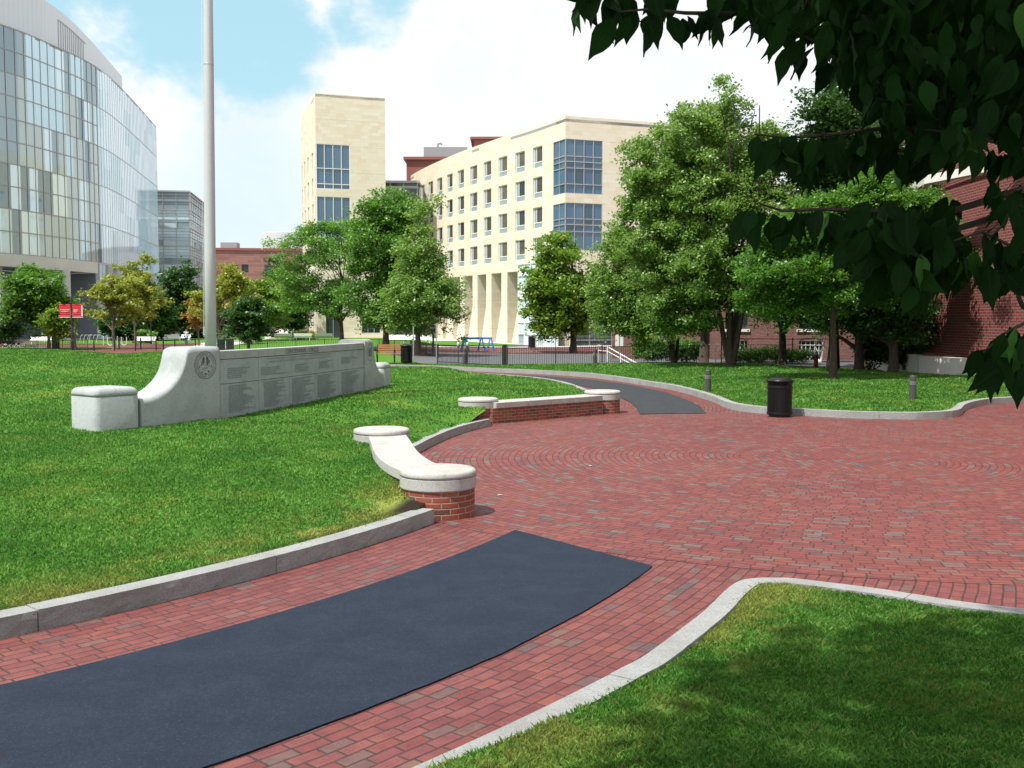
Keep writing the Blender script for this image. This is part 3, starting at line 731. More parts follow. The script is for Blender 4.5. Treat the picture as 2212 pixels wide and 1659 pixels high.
mb = MB()
v, f = text_mesh('IN SPECIAL RECOGNITION OF THEIR CAMPAIGN SUPPORT NORTHEASTERN UNIVERSITY GRATEFULLY', 3.2, .034); on_wall(mb, v, f, sc, 1.525, -.003)
v, f = text_mesh('ACKNOWLEDGES THE GENEROSITY OF THE FOLLOWING MEMBERS OF THE HUNTINGTON SOCIETY', 3.05, .034); on_wall(mb, v, f, sc, 1.465, -.003)
ml(mb).build('dedication_lettering', M['inklight'], mem)
mb = MB(); lr = random.Random(3)
def lines(s0, s1, ztop, n, dz):
    for i in range(n):
        L = (s1 - s0) * lr.uniform(.45, .95); s = s0
        while s < s0 + L:
            wl = lr.uniform(.03, .11)
            k = 0
            while k < wl:       # illegible engraved letters
                lw = lr.uniform(.010, .016); z = ztop - i*dz
                P4 = []
                for (a_, b_) in ((0, 0), (lw*.62, 0), (lw*.62, .020), (0, .020)):
                    x, y, nx, ny = MP(s + k + a_); P4.append((x - nx*.003, y - ny*.003, z + b_))
                mb.quad(P4); k += lw
            s += wl + .022
for s0, s1 in ((S2+.25, S3-.15), (S3+.2, S3+w-.15), (S3+w+.1, S3+2*w-.1), (S3+2*w+.1, S4-.1), (S4+.2, S5-.25)): lines(s0, s1, 1.08, 17, .030)
for s0, s1, n, zt in ((S2+.22, S3-.25, 6, 1.40), (S3+.1, S3+w*.95, 5, 1.36), (S3+w*1.2, S3+w*1.8, 5, 1.36), (S3+w*2.15, S4-.2, 5, 1.38), (S4+.2, S5-.35, 5, 1.42)): lines(s0, s1, zt, n, .034)
ml(mb).build('name_lettering', M['inklight'], mem)
# seals carved on both scroll ends
def seal(s, z, r, big):
    mb = MB(); off = .034
    def P(a_, b_): x, y, nx, ny = MP(s + a_*r); return (x+nx*off, y+ny*off, z + b_*r*1.0)
    def ring(r0, r1, n=40):
        for i in range(n):
            t0, t1 = 2*math.pi*i/n, 2*math.pi*(i+1)/n
            mb.quad([P(r0*math.cos(t0), r0*math.sin(t0)), P(r1*math.cos(t0), r1*math.sin(t0)), P(r1*math.cos(t1), r1*math.sin(t1)), P(r0*math.cos(t1), r0*math.sin(t1))])
    ring(.96, 1.0); 
    if big:
        ring(.70, .725)
        for a_ in list(range(-60, 245, 24)):
            if 60 < a_ < 120: continue
            L = .42 if a_ < 0 or a_ > 180 else .30
            c, s_ = math.cos(R(a_)), math.sin(R(a_)); c2, s2 = -s_*.055, c*.055; ox, oy = 0, .36
            mb.quad([P(ox+c*.1-c2*.3, oy+s_*.1-s2*.3), P(ox+c*L-c2, min(.98*0+oy+s_*L, .66)-s2), P(ox+c*L+c2, min(oy+s_*L, .66)+s2), P(ox+c*.1+c2*.3, oy+s_*.1+s2*.3)])
        for a_, b_, w_, h_ in ((-.1, -.66, .18, .09), (.2, -.52, .13, .12), (-.38, -.55, .12, .08), (-.3, -.28, .14, .04), (-.05, -.22, .3, .03), (-.42, -.05, .06, .16), (.28, -.1, .14, .05), (-.12, -.05, .3, .02), (-.12, .08, .3, .02), (.5, -.2, .05, .2), (-.6, -.2, .05, .2)):
            mb.quad([P(a_, b_), P(a_+w_, b_), P(a_+w_, b_+h_), P(a_, b_+h_)])
        for i in range(46):
            t_ = 2*math.pi*i/46
            if i % 9 == 0: continue
            c, s_ = math.cos(t_), math.sin(t_); u_ = (-s_*.028, c*.028)
            mb.quad([P(c*.78-u_[0], s_*.78-u_[1]), P(c*.9-u_[0], s_*.9-u_[1]), P(c*.9+u_[0]*.2, s_*.9+u_[1]*.2), P(c*.78+u_[0]*.2, s_*.78+u_[1]*.2)])
    else:
        for x0 in (-.45, -.2, .2, .42): mb.quad([P(x0, -.5), P(x0+.09, -.5), P(x0+.09, .6), P(x0, .6)])
        ring(.28, .36)
    ml(mb).build('carved_seal', M['ink'], mem)
seal(S1 + 1.33, 1.50, .245, True); seal(S5 + .33, 1.50, .21, False)

# ------------------------------------------------------------ grass blades
def in_poly(x, y, poly):
    c = np.zeros(len(x), bool); n = len(poly)
    for i in range(n):
        x1, y1 = poly[i][0], poly[i][1]; x2, y2 = poly[(i+1) % n][0], poly[(i+1) % n][1]
        if y1 == y2: continue
        k = ((y1 > y) != (y2 > y)) & (x < (x2-x1)*(y-y1)/(y2-y1)+x1); c ^= k
    return c
def np_mesh(name, V, quads, mat, v=None, tri=False, parent=None, smooth=False, uv=None):
    me = bpy.data.meshes.new(name); me.vertices.add(len(V)); me.vertices.foreach_set('co', V.astype(np.float32).ravel())
    k = quads.shape[1]; me.loops.add(quads.size); me.loops.foreach_set('vertex_index', quads.astype(np.int32).ravel())
    me.polygons.add(len(quads)); me.polygons.foreach_set('loop_start', np.arange(0, quads.size, k, dtype=np.int32))
    me.update(calc_edges=True)
    if v is not None:
        at = me.attributes.new('v', 'FLOAT', 'FACE'); at.data.foreach_set('value', v.astype(np.float32))
    if uv is not None:
        l = me.uv_layers.new(name='UVMap'); l.data.foreach_set('uv', uv.astype(np.float32).ravel())
    if smooth: me.polygons.foreach_set('use_smooth', [True]*len(quads))
    me.materials.append(mat); o = bpy.data.objects.new(name, me); COL.objects.link(o); o.parent = parent
    return o
def blades(name, label, poly, zf, box, n, h0, dref, excl=None, view=True):
    x0, x1, y0, y1 = box; g_ = rng
    N = n * 3; x = g_.uniform(x0, x1, N); y = y0 + (y1-y0) * g_.random(N)**1.0
    d = np.maximum(np.hypot(x, y), 1); keep = g_.random(N) < np.minimum(1, (dref/d)**1.7)
    if view: keep &= (np.abs(x) < .56*y + 1.2)
    x, y = x[keep], y[keep]; k = in_poly(x, y, poly); x, y = x[k], y[k]
    if excl is not None: k = excl(x, y); x, y = x[k], y[k]
    rr_ = np.hypot(x+14.7, y-17.6); nn_ = np.array([noise.noise(Vector((q*1.1, w_*1.1, 7))) for q, w_ in zip(x, y)]) if len(x) < 900000 else 0
    k = ~((rr_ > 14.55) & (rr_ < 15.1) & (nn_ > .22 + .35*g_.random(len(x))) & (y < 12.5)); x, y = x[k], y[k]
    m = min(n, len(x)); x, y = x[:m], y[:m]
    nz = np.array([noise.noise(Vector((a*1.7, b*1.7, 0))) for a, b in zip(x, y)]); n2 = np.array([noise.noise(Vector((a*6, b*6, 3))) for a, b in zip(x, y)])
    z = zf(x, y); d = np.hypot(x, y)
    h = h0 * (1 + .5*nz + .35*n2) * g_.uniform(.6, 1.25, m) * np.clip(1 + (d-8)*.012, 1, 1.5); h = np.maximum(h, h0*.3)
    w = (.0020 + .00052*d) * g_.uniform(.7, 1.3, m)
    th = g_.uniform(0, 2*np.pi, m); lean = g_.normal(0, .45, (m, 2)) * h[:, None]
    dx, dy = np.cos(th)*w, np.sin(th)*w
    V = np.zeros((m, 4, 3)); b = np.stack([x, y, z-.005], 1)
    V[:, 0] = b + np.stack([dx, dy, 0*dx], 1); V[:, 1] = b - np.stack([dx, dy, 0*dx], 1)
    mid = b + np.stack([lean[:, 0]*.3, lean[:, 1]*.3, h*.6], 1)
    V[:, 2] = b + np.stack([lean[:, 0], lean[:, 1], h], 1)
    V[:, 1] = b - np.stack([dx, dy, 0*dx], 1); V[:, 3] = mid + np.stack([dx, dy, 0*dx], 1)*.7
    q = np.arange(m*4).reshape(m, 4)
    v = np.clip(g_.beta(1.2, 1.8, m)*.9 + .30*nz + .2*n2, 0, .92); dry = g_.random(m) < .03 + .05*np.clip(n2, 0, 1); v[dry] = g_.uniform(.9, 1, dry.sum())
    o = np_mesh(name, V.reshape(-1, 3), q, M['blade'], v); tag(o, label, 'grass', kind='stuff'); return o
zl = lambda x, y: np.concatenate([lawn_left_np(x[i:i+20000], y[i:i+20000]) for i in range(0, len(x), 20000)]) if len(x) else x
zn = np.vectorize(lawn_near); zfar = np.vectorize(lawn_far)
def not_mem(x, y): return ~in_poly(x, y, [(-6.72, 16.45), (-5.2, 18.5), (-3.55, 25), (-3.0, 27.6), (-3.9, 27.8), (-4.6, 24), (-5.6, 20), (-6.9, 18.2), (-7.5, 17.2)])
blades('grass', 'short mown grass of the left lawn near the kerb', POLY_L, zl, (-9, 0, 5.5, 19), 210000, .031, 9, not_mem)
blades('grass', 'short mown grass of the left lawn round the memorial', POLY_L, zl, (-22, 3, 18, 40), 130000, .036, 22, not_mem)
blades('grass', 'mown grass inside the near right kerb', POLY_N, zn, (-1.2, 6.5, 2.5, 8.7), 280000, .036, 7)
blades('grass', 'sunlit grass beyond the far kerb', POLY_F, zfar, (0, 20, 23, 40), 100000, .04, 30)
blades('grass', 'crest of the left lawn beyond the memorial', POLY_L, zl, (-34, 3, 40, 60), 90000, .04, 60, not_mem)
blades('grass', 'thin sunlit grass strip in front of the iron railings', POLY_F, zfar, (-8, 20, 40, 53), 50000, .04, 60)
# ------------------------------------------------------------ buildings
def setv(o, vals):
    at = o.data.attributes.new('v', 'FLOAT', 'FACE'); at.data.foreach_set('value', np.array(vals, np.float32)); return o
def rel(e):
    inv = Matrix.Translation(-e.location)
    def f(mb): mb.v = [tuple(inv @ Vector(p)) for p in mb.v]; return mb
    return f
def panes(path, s0, s1, z0, z1, w, off, parent, fix, name, mat, vf, tilt=.005):
    mb = MB(); vals = []; n = max(1, round((s1-s0)/w)); w = (s1-s0)/n
    for i in range(n):
        a, b = s0 + i*w, s0 + (i+1)*w; j = [random.uniform(-tilt, tilt) for _ in range(3)]
        xa, ya, nx, ny = path(a); xb, yb, mx, my = path(b)
        mb.quad([(xa+nx*(off+j[0]), ya+ny*(off+j[0]), z0), (xb+mx*(off+j[1]), yb+my*(off+j[1]), z0), (xb+mx*(off+j[1]+j[2]), yb+my*(off+j[1]+j[2]), z1), (xa+nx*(off+j[0]+j[2]), ya+ny*(off+j[0]+j[2]), z1)],
                [(a, z0), (b, z0), (b, z1), (a, z1)]); vals.append(vf(i, (a+b)/2))
    return setv(fix(mb).build(name, mat, parent), vals)
def grid(path, s0, s1, zs, w, off, parent, fix, name='mullion_grid', mat=None, tw=.07, th=.09, pr=.07):
    mb = MB(); n = max(1, round((s1-s0)/w)); step = (s1-s0)/n
    for k, z in enumerate(zs): mb.pbox(path, s0, s1, off, off+pr, z - th/2, z + th/2, 2)
    for i in range(n+1):
        q = min(max(s0 + i*step, s0 + tw/2), s1 - tw/2); mb.pbox(path, q - tw/2, q + tw/2, off, off+pr*.9, zs[0]+th/2, zs[-1]-th/2, 5)
    return fix(mb).build(name, mat or M['mullion'], parent)
def polyslab(name, pts, z0, z1, mat, parent, fix):
    bm = bmesh.new(); vs_ = [bm.verts.new((p[0], p[1], z0)) for p in pts]; f = bm.faces.new(vs_)
    r = bmesh.ops.extrude_face_region(bm, geom=[f]); bmesh.ops.translate(bm, vec=(0,0,z1-z0), verts=[q for q in r['geom'] if isinstance(q, bmesh.types.BMVert)])
    bmesh.ops.recalc_face_normals(bm, faces=bm.faces)
    mb = MB(); 
    for f in bm.faces: mb.quad([v.co[:] for v in f.verts])
    bm.free(); return fix(mb).build(name, mat, parent)

# --- curved glass building on the left
gb = empty('glass_building', (-65, 150, -.55), 'big curved building clad in reflective glass with a pale metal screen on its roof', 'building'); fx = rel(gb)
GP = Path([(-84, 119), (-76, 124.5), (-70.3, 129.5), (-67.2, 134), (-65.2, 139.5), (-64.0, 146.5), (-63.0, 154.5), (-63.2, 163), (-64.9, 175), (-67.5, 190), (-70.6, 207)], 1, 6)
def s_at(path, y):
    return min((abs(path(q*.25)[1] - y), q*.25) for q in range(int(path.L*4)))[1]
SE = s_at(GP, 156.5); zs = [11 + 2.95*i for i in range(11)]
for i in range(10):
    r_ = random.Random(i*7+1); fl = i // 2
    blind = {}
    def vf(k, s, r_=r_, fl=fl, i=i):
        if s > SE + 3: return .03 if noise.noise(Vector((s*.12, i*.35, 0))) > -.12 else .15  # pale blue panes: the sky's reflection is put into their colour
        b = random.Random(k//2*31 + fl).random(); c = random.Random(k*17 + fl*5).random()
        v = .05 + .9*b if c > .3 else b*.3
        if s > SE - 14 and i < 6 and c < .5: v = .40
        return v
    panes(GP, 0, GP.L, zs[i], zs[i+1], 1.72, 0, gb, fx, 'glazing_band', M['gl_curt'], vf)
grid(GP, 0, SE+2, zs, 1.72, .0, gb, fx, th=.12, tw=.07, mat=M['darkmull']); grid(GP, SE+2, GP.L, zs[::2], 1.3, .0, gb, fx, th=.13, tw=.035, pr=.04)
fx(MB().pbox(GP, 0, SE, -1.2, .35, 9.3, 10.93, 1)).build('fascia', M['fascia'], gb)
for z0, z1 in ((-.6, 2.6), (2.6, 5.4), (5.4, 8.2), (8.2, 11)):
    panes(GP, SE+.05, GP.L, z0, z1, 1.3, 0, gb, fx, 'glazing_band', M['gl_curt'], lambda k, s: random.choice((.15, .40, .65)))
grid(GP, SE+.05, GP.L, [-.5, 2.6, 5.4, 8.2, 10.9], 1.3, 0, gb, fx, th=.13, tw=.04, pr=.04)
fx(MB().pbox(GP, 0, SE, -9, -8.7, -.6, 9.3, 2)).build('recessed_wall', M['bluegrey'], gb)
x, y, nx, ny = GP(SE); fx(MB().quad([(x-nx*9, y-ny*9, -.6), (x, y, -.6), (x, y, 9.3), (x-nx*9, y-ny*9, 9.3)])).build('end_wall', M['bluegrey'], gb)
fx(MB().pbox(GP, 0, SE, -9, -1.2, 9.35, 9.6, 2)).build('soffit', M['bluegrey'], gb)
for (cx, cy) in ((-62.9, 146), (-68.3, 137.5), (-75.5, 130)):
    fx(MB().lathe([(.55, -.6), (.55, 9.35)], (cx, cy, 0), 24)).build('column', M['fascia'], gb, smooth=False)
# windows beside the column, doors further left
def onend(o, z0, z1, w, off, nm, mat):
    a = Vector((x-nx*o, y-ny*o)); tx, ty = -nx, -ny; px_, py_ = -ny*0+ny, -nx
    n_ = Vector((-.15, -1)).normalized()*off
    fx(MB().quad([(a.x+n_.x, a.y+n_.y, z0), (a.x-tx*w+n_.x, a.y-ty*w+n_.y, z0), (a.x-tx*w+n_.x, a.y-ty*w+n_.y, z1), (a.x+n_.x, a.y+n_.y, z1)])).build(nm, mat, gb)
for o_ in (7.6, 6.0):
    onend(o_, .6, 8.6, 1.3, .12, 'window', M['gl_dark'])
for q in (s_at(GP, 131), s_at(GP, 131)+2.6):
    e_ = fx(MB().pbox(GP, q, q+2.4, -8.65, -8.6, -.5, 3.6, 3)).build('door', M['gl_dark'], gb)
    fx(MB().pbox(GP, q-.1, q, -8.6, -8.5, -.5, 3.6, 3).pbox(GP, q+1.15, q+1.3, -8.6, -8.5, -.5, 3.6, 3).pbox(GP, q, q+2.4, -8.6, -8.5, 2.0, 2.12, 3)).build('door_frame', M['white'], e_)
SP = Path([(-86, 113), (-77, 121), (-68.5, 132), (-65.6, 143.4), (-65.2, 148.5), (-66.4, 162), (-71.5, 192)], 1, 6)
fx(MB().pbox(SP, 0, SP.L, -.3, 0, 40.4, 46.85, 1)).build('roof_screen', M['screen'], gb)
q_ = s_at(SP, 151); mb = MB()
for k in range(14): mb.pbox(SP, q_+k*.9, q_+k*.9+.12, .0, .05, 41.0, 45.3, 2)
mb.pbox(SP, q_, q_+13, .0, .06, 45.3, 45.45, 1); fx(mb).build('louvre', M['darkmull'], gb)
pts = [GP(GP.L*i/40)[:2] for i in range(41)] + [(-110, 207), (-110, 119)]
polyslab('roof', pts, 40.2, 40.6, M['roofgrey'], gb, fx)
fx(MB().quad([(-70.6, 207, -.6), (-110, 207, -.6), (-110, 207, 40.2), (-70.6, 207, 40.2)])).build('back_wall', M['fascia'], gb)

# --- louvred glass tower beside it
gt = empty('glass_tower', (-70, 216, -1), 'slim glass tower banded with louvres, seen beside the flagpole', 'building'); fx = rel(gt)
for pts, side in (([(-80, 213), (-66.7, 215)], 1), ([(-66.7, 215), (-69.2, 231), (-71, 243)], 1)):
    P = Path(pts, side)
    for f in range(8):
        z0 = -1 + 3.72*f
        for k in range(3):
            panes(P, 0, P.L, z0 + k*1.2, z0 + (k+1)*1.2, 2.6, 0, gt, fx, 'glazing_band', M['gl_tower'], lambda i, s, f=f, k=k: .9 if f == 7 else ([.85, .15, .55][k]) * random.uniform(.8, 1.1)) if f in (2,3,4,5,6,7) else None
        fx(MB().pbox(P, 0, P.L, -.02, .35, z0 + 3.6, z0 + 3.72, 5).pbox(P, 0, P.L, .0, .08, z0+1.17, z0+1.23, 5).pbox(P, 0, P.L, 0, .08, z0+2.37, z0+2.43, 5).pbox(P, 0, P.L, 0.05, .25, z0+2.95, z0+3.02, 5).pbox(P, 0, P.L, 0.05, .25, z0+1.75, z0+1.80, 5)).build('floor_band', M['steel'], gt)
    grid(P, 0, P.L, [-1, 28.7], 2.6, .02, gt, fx, 'mullion_grid', M['steel'], tw=.12, th=.1, pr=.12)
fx(MB().box(-80, -71, 216, 240, -1, 12)).build('core', M['farbrick'], gt)
polyslab('roof', [(-80, 213), (-66.7, 215), (-69.2, 231), (-71, 243), (-85, 243)], 28.75, 29.0, M['steel'], gt, fx)

# --- long brick building far behind, with a round metal drum
fb = empty('brick_building', (-60, 258, -1), 'long low red brick building far behind the flagpole with a metal drum', 'building'); fx = rel(fb)
P = Path([(-95, 252), (-20, 262), (10, 262)], 1)
hol = [(s0, s0+1.6, z, z+2.0) for z in (8.0, 14.0) for s0 in (8, 11, 19, 26, 28.5, 34, 41, 44, 51, 58, 66, 72)]
fx(facade(P, 0, P.L, -1, 19.4, hol, .3, 20)).build('wall', M['farbrick'], fb)
for h in hol: fx(MB().pbox(P, h[0], h[1], -.28, -.25, h[2], h[3], 3)).build('window', M['gl_dark'], fb)
fx(MB().pbox(P, 0, P.L, -14, .3, 19.4, 20.0, 20)).build('parapet', M['copper'], fb)
mb = MB().lathe([(8.2, 20.0), (8.2, 24.3), (7.9, 24.5)], (-56.5, 268, 0), 40, 8.2); fx(mb).build('metal_drum', M['screen'], fb, smooth=False)
fx(MB().box(-72, -68, 256, 259, 20, 21.4)).build('rooftop_hut', M['roofgrey'], fb)

# --- limestone hall with the long curved window wall
dm = empty('limestone_hall', (0, 118, -.4), 'tall cream limestone residence hall with rows of square windows and splayed ground piers', 'building'); fx = rel(dm)
DL = Path([(5.4, 105.5), (3.2, 110), (1.3, 113.6), (-.6, 116.9), (-2.4, 120.2), (-4.1, 123.6), (-5.8, 127), (-7.4, 130.5), (-8.9, 134), (-10.4, 137.6), (-11.8, 141.2), (-13.2, 145), (-14.5, 149)], -1, 4)
DR = Path([(5.4, 105.5), (29, 114.1)], 1)
tops = [20.7, 17.5, 14.3, 11.1]; holes = []; wins = []
for k in range(11):
    s0 = 5.0 + 3.88*k
    for z in tops: holes.append((s0, s0+2.06, z-2.24, z)); wins.append((s0 + 1.03, z - 2.24))
bayz = [(15.15, 20.6), (9.4, 14.2)]
for z0, z1 in bayz: holes.append((-.01, 2.6, z0, z1))
fins = [(5.0 + 3.88*k + 1.4, 5.0 + 3.88*(k+1)) for k in range(1, 10)]
for a, b in fins: holes.append((a, b, -.5, 7.66))
fx(facade(DL, 0, DL.L, -.6, 22.9, holes, 1.9 if False else .22, 2.0)).build('long_wall', M['stone'], dm)
mb = MB(); mw = MB()
for a, b in fins:
    # deep recess behind: side walls, back wall, splayed foot of the pier
    for q, fl in ((a, 0), (b, 1)):
        P4 = []
        for o_, z in ((-.22, -.5), (-2.2, -.5), (-2.2, 7.66), (-.22, 7.66)):
            X, Y, nx, ny = DL(q); P4.append((X+nx*o_, Y+ny*o_, z))
        mb.quad(P4, [(0, -.5), (2.2, -.5), (2.2, 7.66), (0, 7.66)])
    mb.pbox(DL, a, b, -2.6, -2.2, -.5, 7.66, 2); mb.pbox(DL, a, b, -2.2, -.22, 7.67, 7.9, 2)
    def q3(s, z, o_): X, Y, nx, ny = DL(s); return (X+nx*o_, Y+ny*o_, z)
    A, B, C = (a, 4.0), (a, -.5), (a+1.5, -.5)
    mb.quad([q3(*A, 0), q3(*B, 0), q3(*C, 0)], [A, B, C]); mb.quad([q3(*C, 0), q3(*C, -2.2), q3(*A, -2.2), q3(*A, 0)], [(0, -.5), (2, -.5), (2, 4), (0, 4)])
    e_ = fx(MB().pbox(DL, b-1.35, b-.05, -2.15, -2.1, 5.2, 7.6, 2)).build('recess_window', M['gl_bay'], dm); setv(e_, [random.random()]*len(e_.data.polygons))
    fx(MB().pbox(DL, b-1.4, b-.04, -2.1, -2.02, 6.3, 6.42, 2).pbox(DL, b-1.42, b-.04, -2.1, -1.9, 4.85, 5.2, 2).pbox(DL, b-1.42, b-1.34, -2.1, -2.0, 5.2, 7.6, 2)).build('window_frame', M['white'], e_)
fx(mb).build('splayed_piers', M['stone'], dm)
# window prototype (outside seen along -y)
def proto_window():
    w_, h_ = 2.06, 2.24
    f = MB().box(-w_/2, w_/2, -.03, .03, h_-.07, h_).box(-w_/2, w_/2, -.03, .03, 0, .07).box(-w_/2, -w_/2+.07, -.03, .03, .07, h_-.07).box(w_/2-.07, w_/2, -.03, .03, .07, h_-.07)
    f.box(-w_/2+.07, w_/2-.07, -.03, .03, .58, .66).box(-w_/2+.55, -w_/2+.62, -.03, .03, .66, h_-.07)
    f = f.build('window', M['white'], None)
    MB().box(-w_/2+.62, w_/2-.07, -.005, .005, .66, h_-.07).build('pane', M['gl_dorm'], f)
    MB().box(-w_/2+.07, -w_/2+.55, -.005, .005, .66, h_-.07).build('side_panel', M['spandrel'], f)
    MB().box(-w_/2+.07, w_/2-.07, -.005, .005, .07, .58).build('spandrel_panel', M['spandrel'], f)
    return f
pw = proto_window(); first = True
inv = Matrix.Translation(-dm.location)
for s, z in wins:
    o = pw if first else copy_tree(pw); first = False
    o.parent = dm; m_ = DL.mat(s, -.16, z); m_ = inv @ m_
    # DL runs away from the corner, seen from outside it runs to the left
    X, Y, nx, ny = DL(s); ang = math.atan2(nx, -ny)
    o.location = m_.translation; o.rotation_euler = (0, 0, ang)
holes = [(-.01, 4.16, z0, z1) for z0, z1 in bayz] + [(.6, 21, -.5, 3.3)]
fx(facade(DR, 0, DR.L, -.6, 22.9, holes, .22, 4)).build('end_wall', M['stone'], dm)
for P, L in ((DL, 2.6), (DR, 4.16)):
    for z0, z1 in bayz:
        rows = [z0, z0+.95, z0+2.55, z0+3.2, z0+3.75, z1] if z1-z0 > 5 else [z0, z0+1.9, z0+2.6, z0+3.2, z1]
        for a, b in zip(rows, rows[1:]):
            panes(P, 0, L, a, b, 1.05 if L > 3 else 1.3, -.10, dm, fx, 'bay_glazing', M['gl_bay'], lambda i, s: random.random(), .004)
        grid(P, 0, L, rows, 1.05 if L > 3 else 1.3, -.10, dm, fx, 'bay_mullions', M['mullion'], tw=.08, th=.09, pr=.09)
# glazed entrance volume at the foot of the corner
EP = Path([(7.9, 104.0), (4.7, 104.6), (2.55, 108.9), (.7, 112.4)], -1)
for k in range(7): panes(EP, 3.26, EP.L, -.5+1.25*k, -.5+1.25*(k+1), 1.5, 0, dm, fx, 'entrance_glazing', M['gl_tower'], lambda i, s: random.uniform(.1, .9), .004)
grid(EP, 3.26, EP.L, [-.45 + 1.25*k for k in range(8)], 1.5, 0, dm, fx, 'entrance_mullions', M['white'], tw=.12, th=.12, pr=.1)
fx(MB().pbox(EP, 3.26, EP.L, -.8, .1, 8.3, 8.5, 2)).build('entrance_roof', M['white'], dm)
panes(DR, .6, 21, -.5, 3.3, 2.2, -.9, dm, fx, 'ground_floor_glazing', M['gl_dark'], lambda i, s: random.random(), .004)
grid(DR, .6, 21, [-.45, .2, 1.6, 3.25], 2.7, -.9, dm, fx, 'ground_floor_mullions', M['mullion'], tw=.12, th=.1)
pts = [DL(DL.L*i/24)[:2] for i in range(25)][::-1] + [(29, 114.1), (25, 126), (8, 150)]
polyslab('roof', pts, 22.3, 22.6, M['roofgrey'], dm, fx)
fx(MB().quad([(29, 114.1, -.6), (25, 126, -.6), (25, 126, 22.6), (29, 114.1, 22.6)])).build('rear_wall', M['stone'], dm)
fx(MB().quad([(25, 126, -.6), (8, 150, -.6), (8, 150, 22.6), (25, 126, 22.6)])).build('rear_wall', M['stone'], dm)
fx(MB().quad([(8, 150, -.6), (-14.5, 149, -.6), (-14.5, 149, 22.6), (8, 150, 22.6)])).build('rear_wall', M['stone'], dm)
# roof structures
rm = MB(); rm.box(-15.2, -4, 150, 158, 22, 25.3); rm.box(-15.6, -4, 149.6, 158, 25.3, 25.7); fx(rm).build('oxide_roof_storey', M['copper'], dm)
fx(MB().box(-12.8, -6.5, 151, 157, 25.7, 27.3)).build('plant_box', M['roofgrey'], dm)
mb = MB().tube([(-10.8, 152, 27.3), (-10.8, 152, 27.9), (-10.4, 152, 28.0), (-10.2, 152, 27.8)], .16, 8); fx(mb).build('vent_pipe', M['roofgrey'], dm)
mb = MB(); n0 = [(-5.2, 26.5), (-5.0, 25.9), (-5.3, 24.9), (-6.4, 23.8), (-8, 22.6), (2, 22.6), (2, 26.5)]
mb.quad([(a, 140, b) for a, b in n0][::-1]); mb.quad([(a, 147, b) for a, b in n0])
for i in range(len(n0)): a, b = n0[i], n0[(i+1) % len(n0)]; mb.quad([(a[0], 140, a[1]), (b[0], 140, b[1]), (b[0], 147, b[1]), (a[0], 147, a[1])])
mb.box(-5.6, 2, 139.7, 147, 26.5, 26.8); fx(mb).build('curved_roof_storey', M['copper'], dm)
fx(MB().box(-18, -12.5, 138, 142, -.5, 20.4)).build('glass_link', M['gl_dark'], dm)
mb = MB()
for k in range(7): mb.box(-18, -12.4, 137.85, 137.98, -.4 + 3.2*k + .9, -.4 + 3.2*k + 1.2)
for k in range(4): mb.box(-18+1.8*k, -17.88+1.8*k, 137.82, 137.84+.01, 0, 20.6)
mb.box(-18.2, -12.3, 137.6, 142, 20.4, 20.7); fx(mb).build('link_mullions', M['mullion'], dm)

# --- limestone tower
tw_ = empty('limestone_tower', (-22, 132, 0), 'tall windowless-topped cream limestone tower with stacked blue corner windows', 'building'); fx = rel(tw_)
TF = Path([(-24.1, 128), (-15.9, 130.8)], 1); TL = Path([(-24.1, 128), (-25.2, 131.5), (-26.6, 135.5), (-28, 140), (-29.1, 144), (-30.2, 150), (-33, 164.5), (-36.4, 182)], -1, 4)
hf = [(-.01, 4.2, 18.45, 23.9), (-.01, 4.2, 11.9, 17.5), (1.0, 2.9, -.1, 7.3), (5.5, 7.9, .6, 2.8)]
fx(facade(TF, 0, TF.L, -.3, 30, hf, .22, 4)).build('front_wall', M['stone'], tw_)
hl = [(-.01, 1.1, 18.45, 23.9), (-.01, 1.1, 11.9, 17.5)] + [(s, s+1.3, z-2.3, z) for s in (3, 6.8, 10.6, 14.4, 22, 27, 32, 37, 42, 47) for z in (23.3, 20.1, 16.9, 13.7, 10.5)] + [(s, s+.7, .3, 7) for s in (1.2, 2.6, 4.0, 5.4, 6.8)]
fx(facade(TL, 0, TL.L, -.3, 30, hl, .22, 3)).build('side_wall', M['stone'], tw_)
for h in hl[2:]:
    e_ = fx(MB().pbox(TL, h[0], h[1], -.2, -.16, h[2], h[3], 3)).build('window', M['gl_tower'] if h[3] > 8 else M['gl_dark'], tw_); setv(e_, [.6]*len(e_.data.polygons))
for P, L in ((TF, 4.2), (TL, 1.1)):
    for z0, z1 in ((18.45, 23.9), (11.9, 17.5)):
        rows = [z0, z0+.6, z0+2.5, z1-.0]
        for a, b in zip(rows, rows[1:]): panes(P, 0, L, a, b, 1.05 if L > 3 else .55, -.1, tw_, fx, 'corner_glazing', M['gl_bay'], lambda i, s: .25+.5*random.random(), .004)
        grid(P, 0, L, rows, 1.05 if L > 3 else .55, -.1, tw_, fx, 'corner_mullions', M['white'], tw=.07, th=.08, pr=.09)
panes(TF, 1.0, 2.9, -.1, 7.3, .95, -.2, tw_, fx, 'entrance_glazing', M['gl_dark'], lambda i, s: 1.0); grid(TF, 1.0, 2.9, [-.05, 5.3, 7.25], .95, -.2, tw_, fx, 'entrance_mullions', M['mullion'])
panes(TF, 5.5, 7.9, .6, 2.8, 1.2, -.2, tw_, fx, 'window', M['gl_dark'], lambda i, s: 0.0); grid(TF, 5.5, 7.9, [.65, 2.75], .8, -.2, tw_, fx, 'window_mullions', M['mullion'])
polyslab('roof', [TL(TL.L*i/10)[:2] for i in range(11)][::-1] + [(-15.9, 130.8), (-20, 150), (-24, 182)], 29.6, 29.9, M['stone'], tw_, fx)
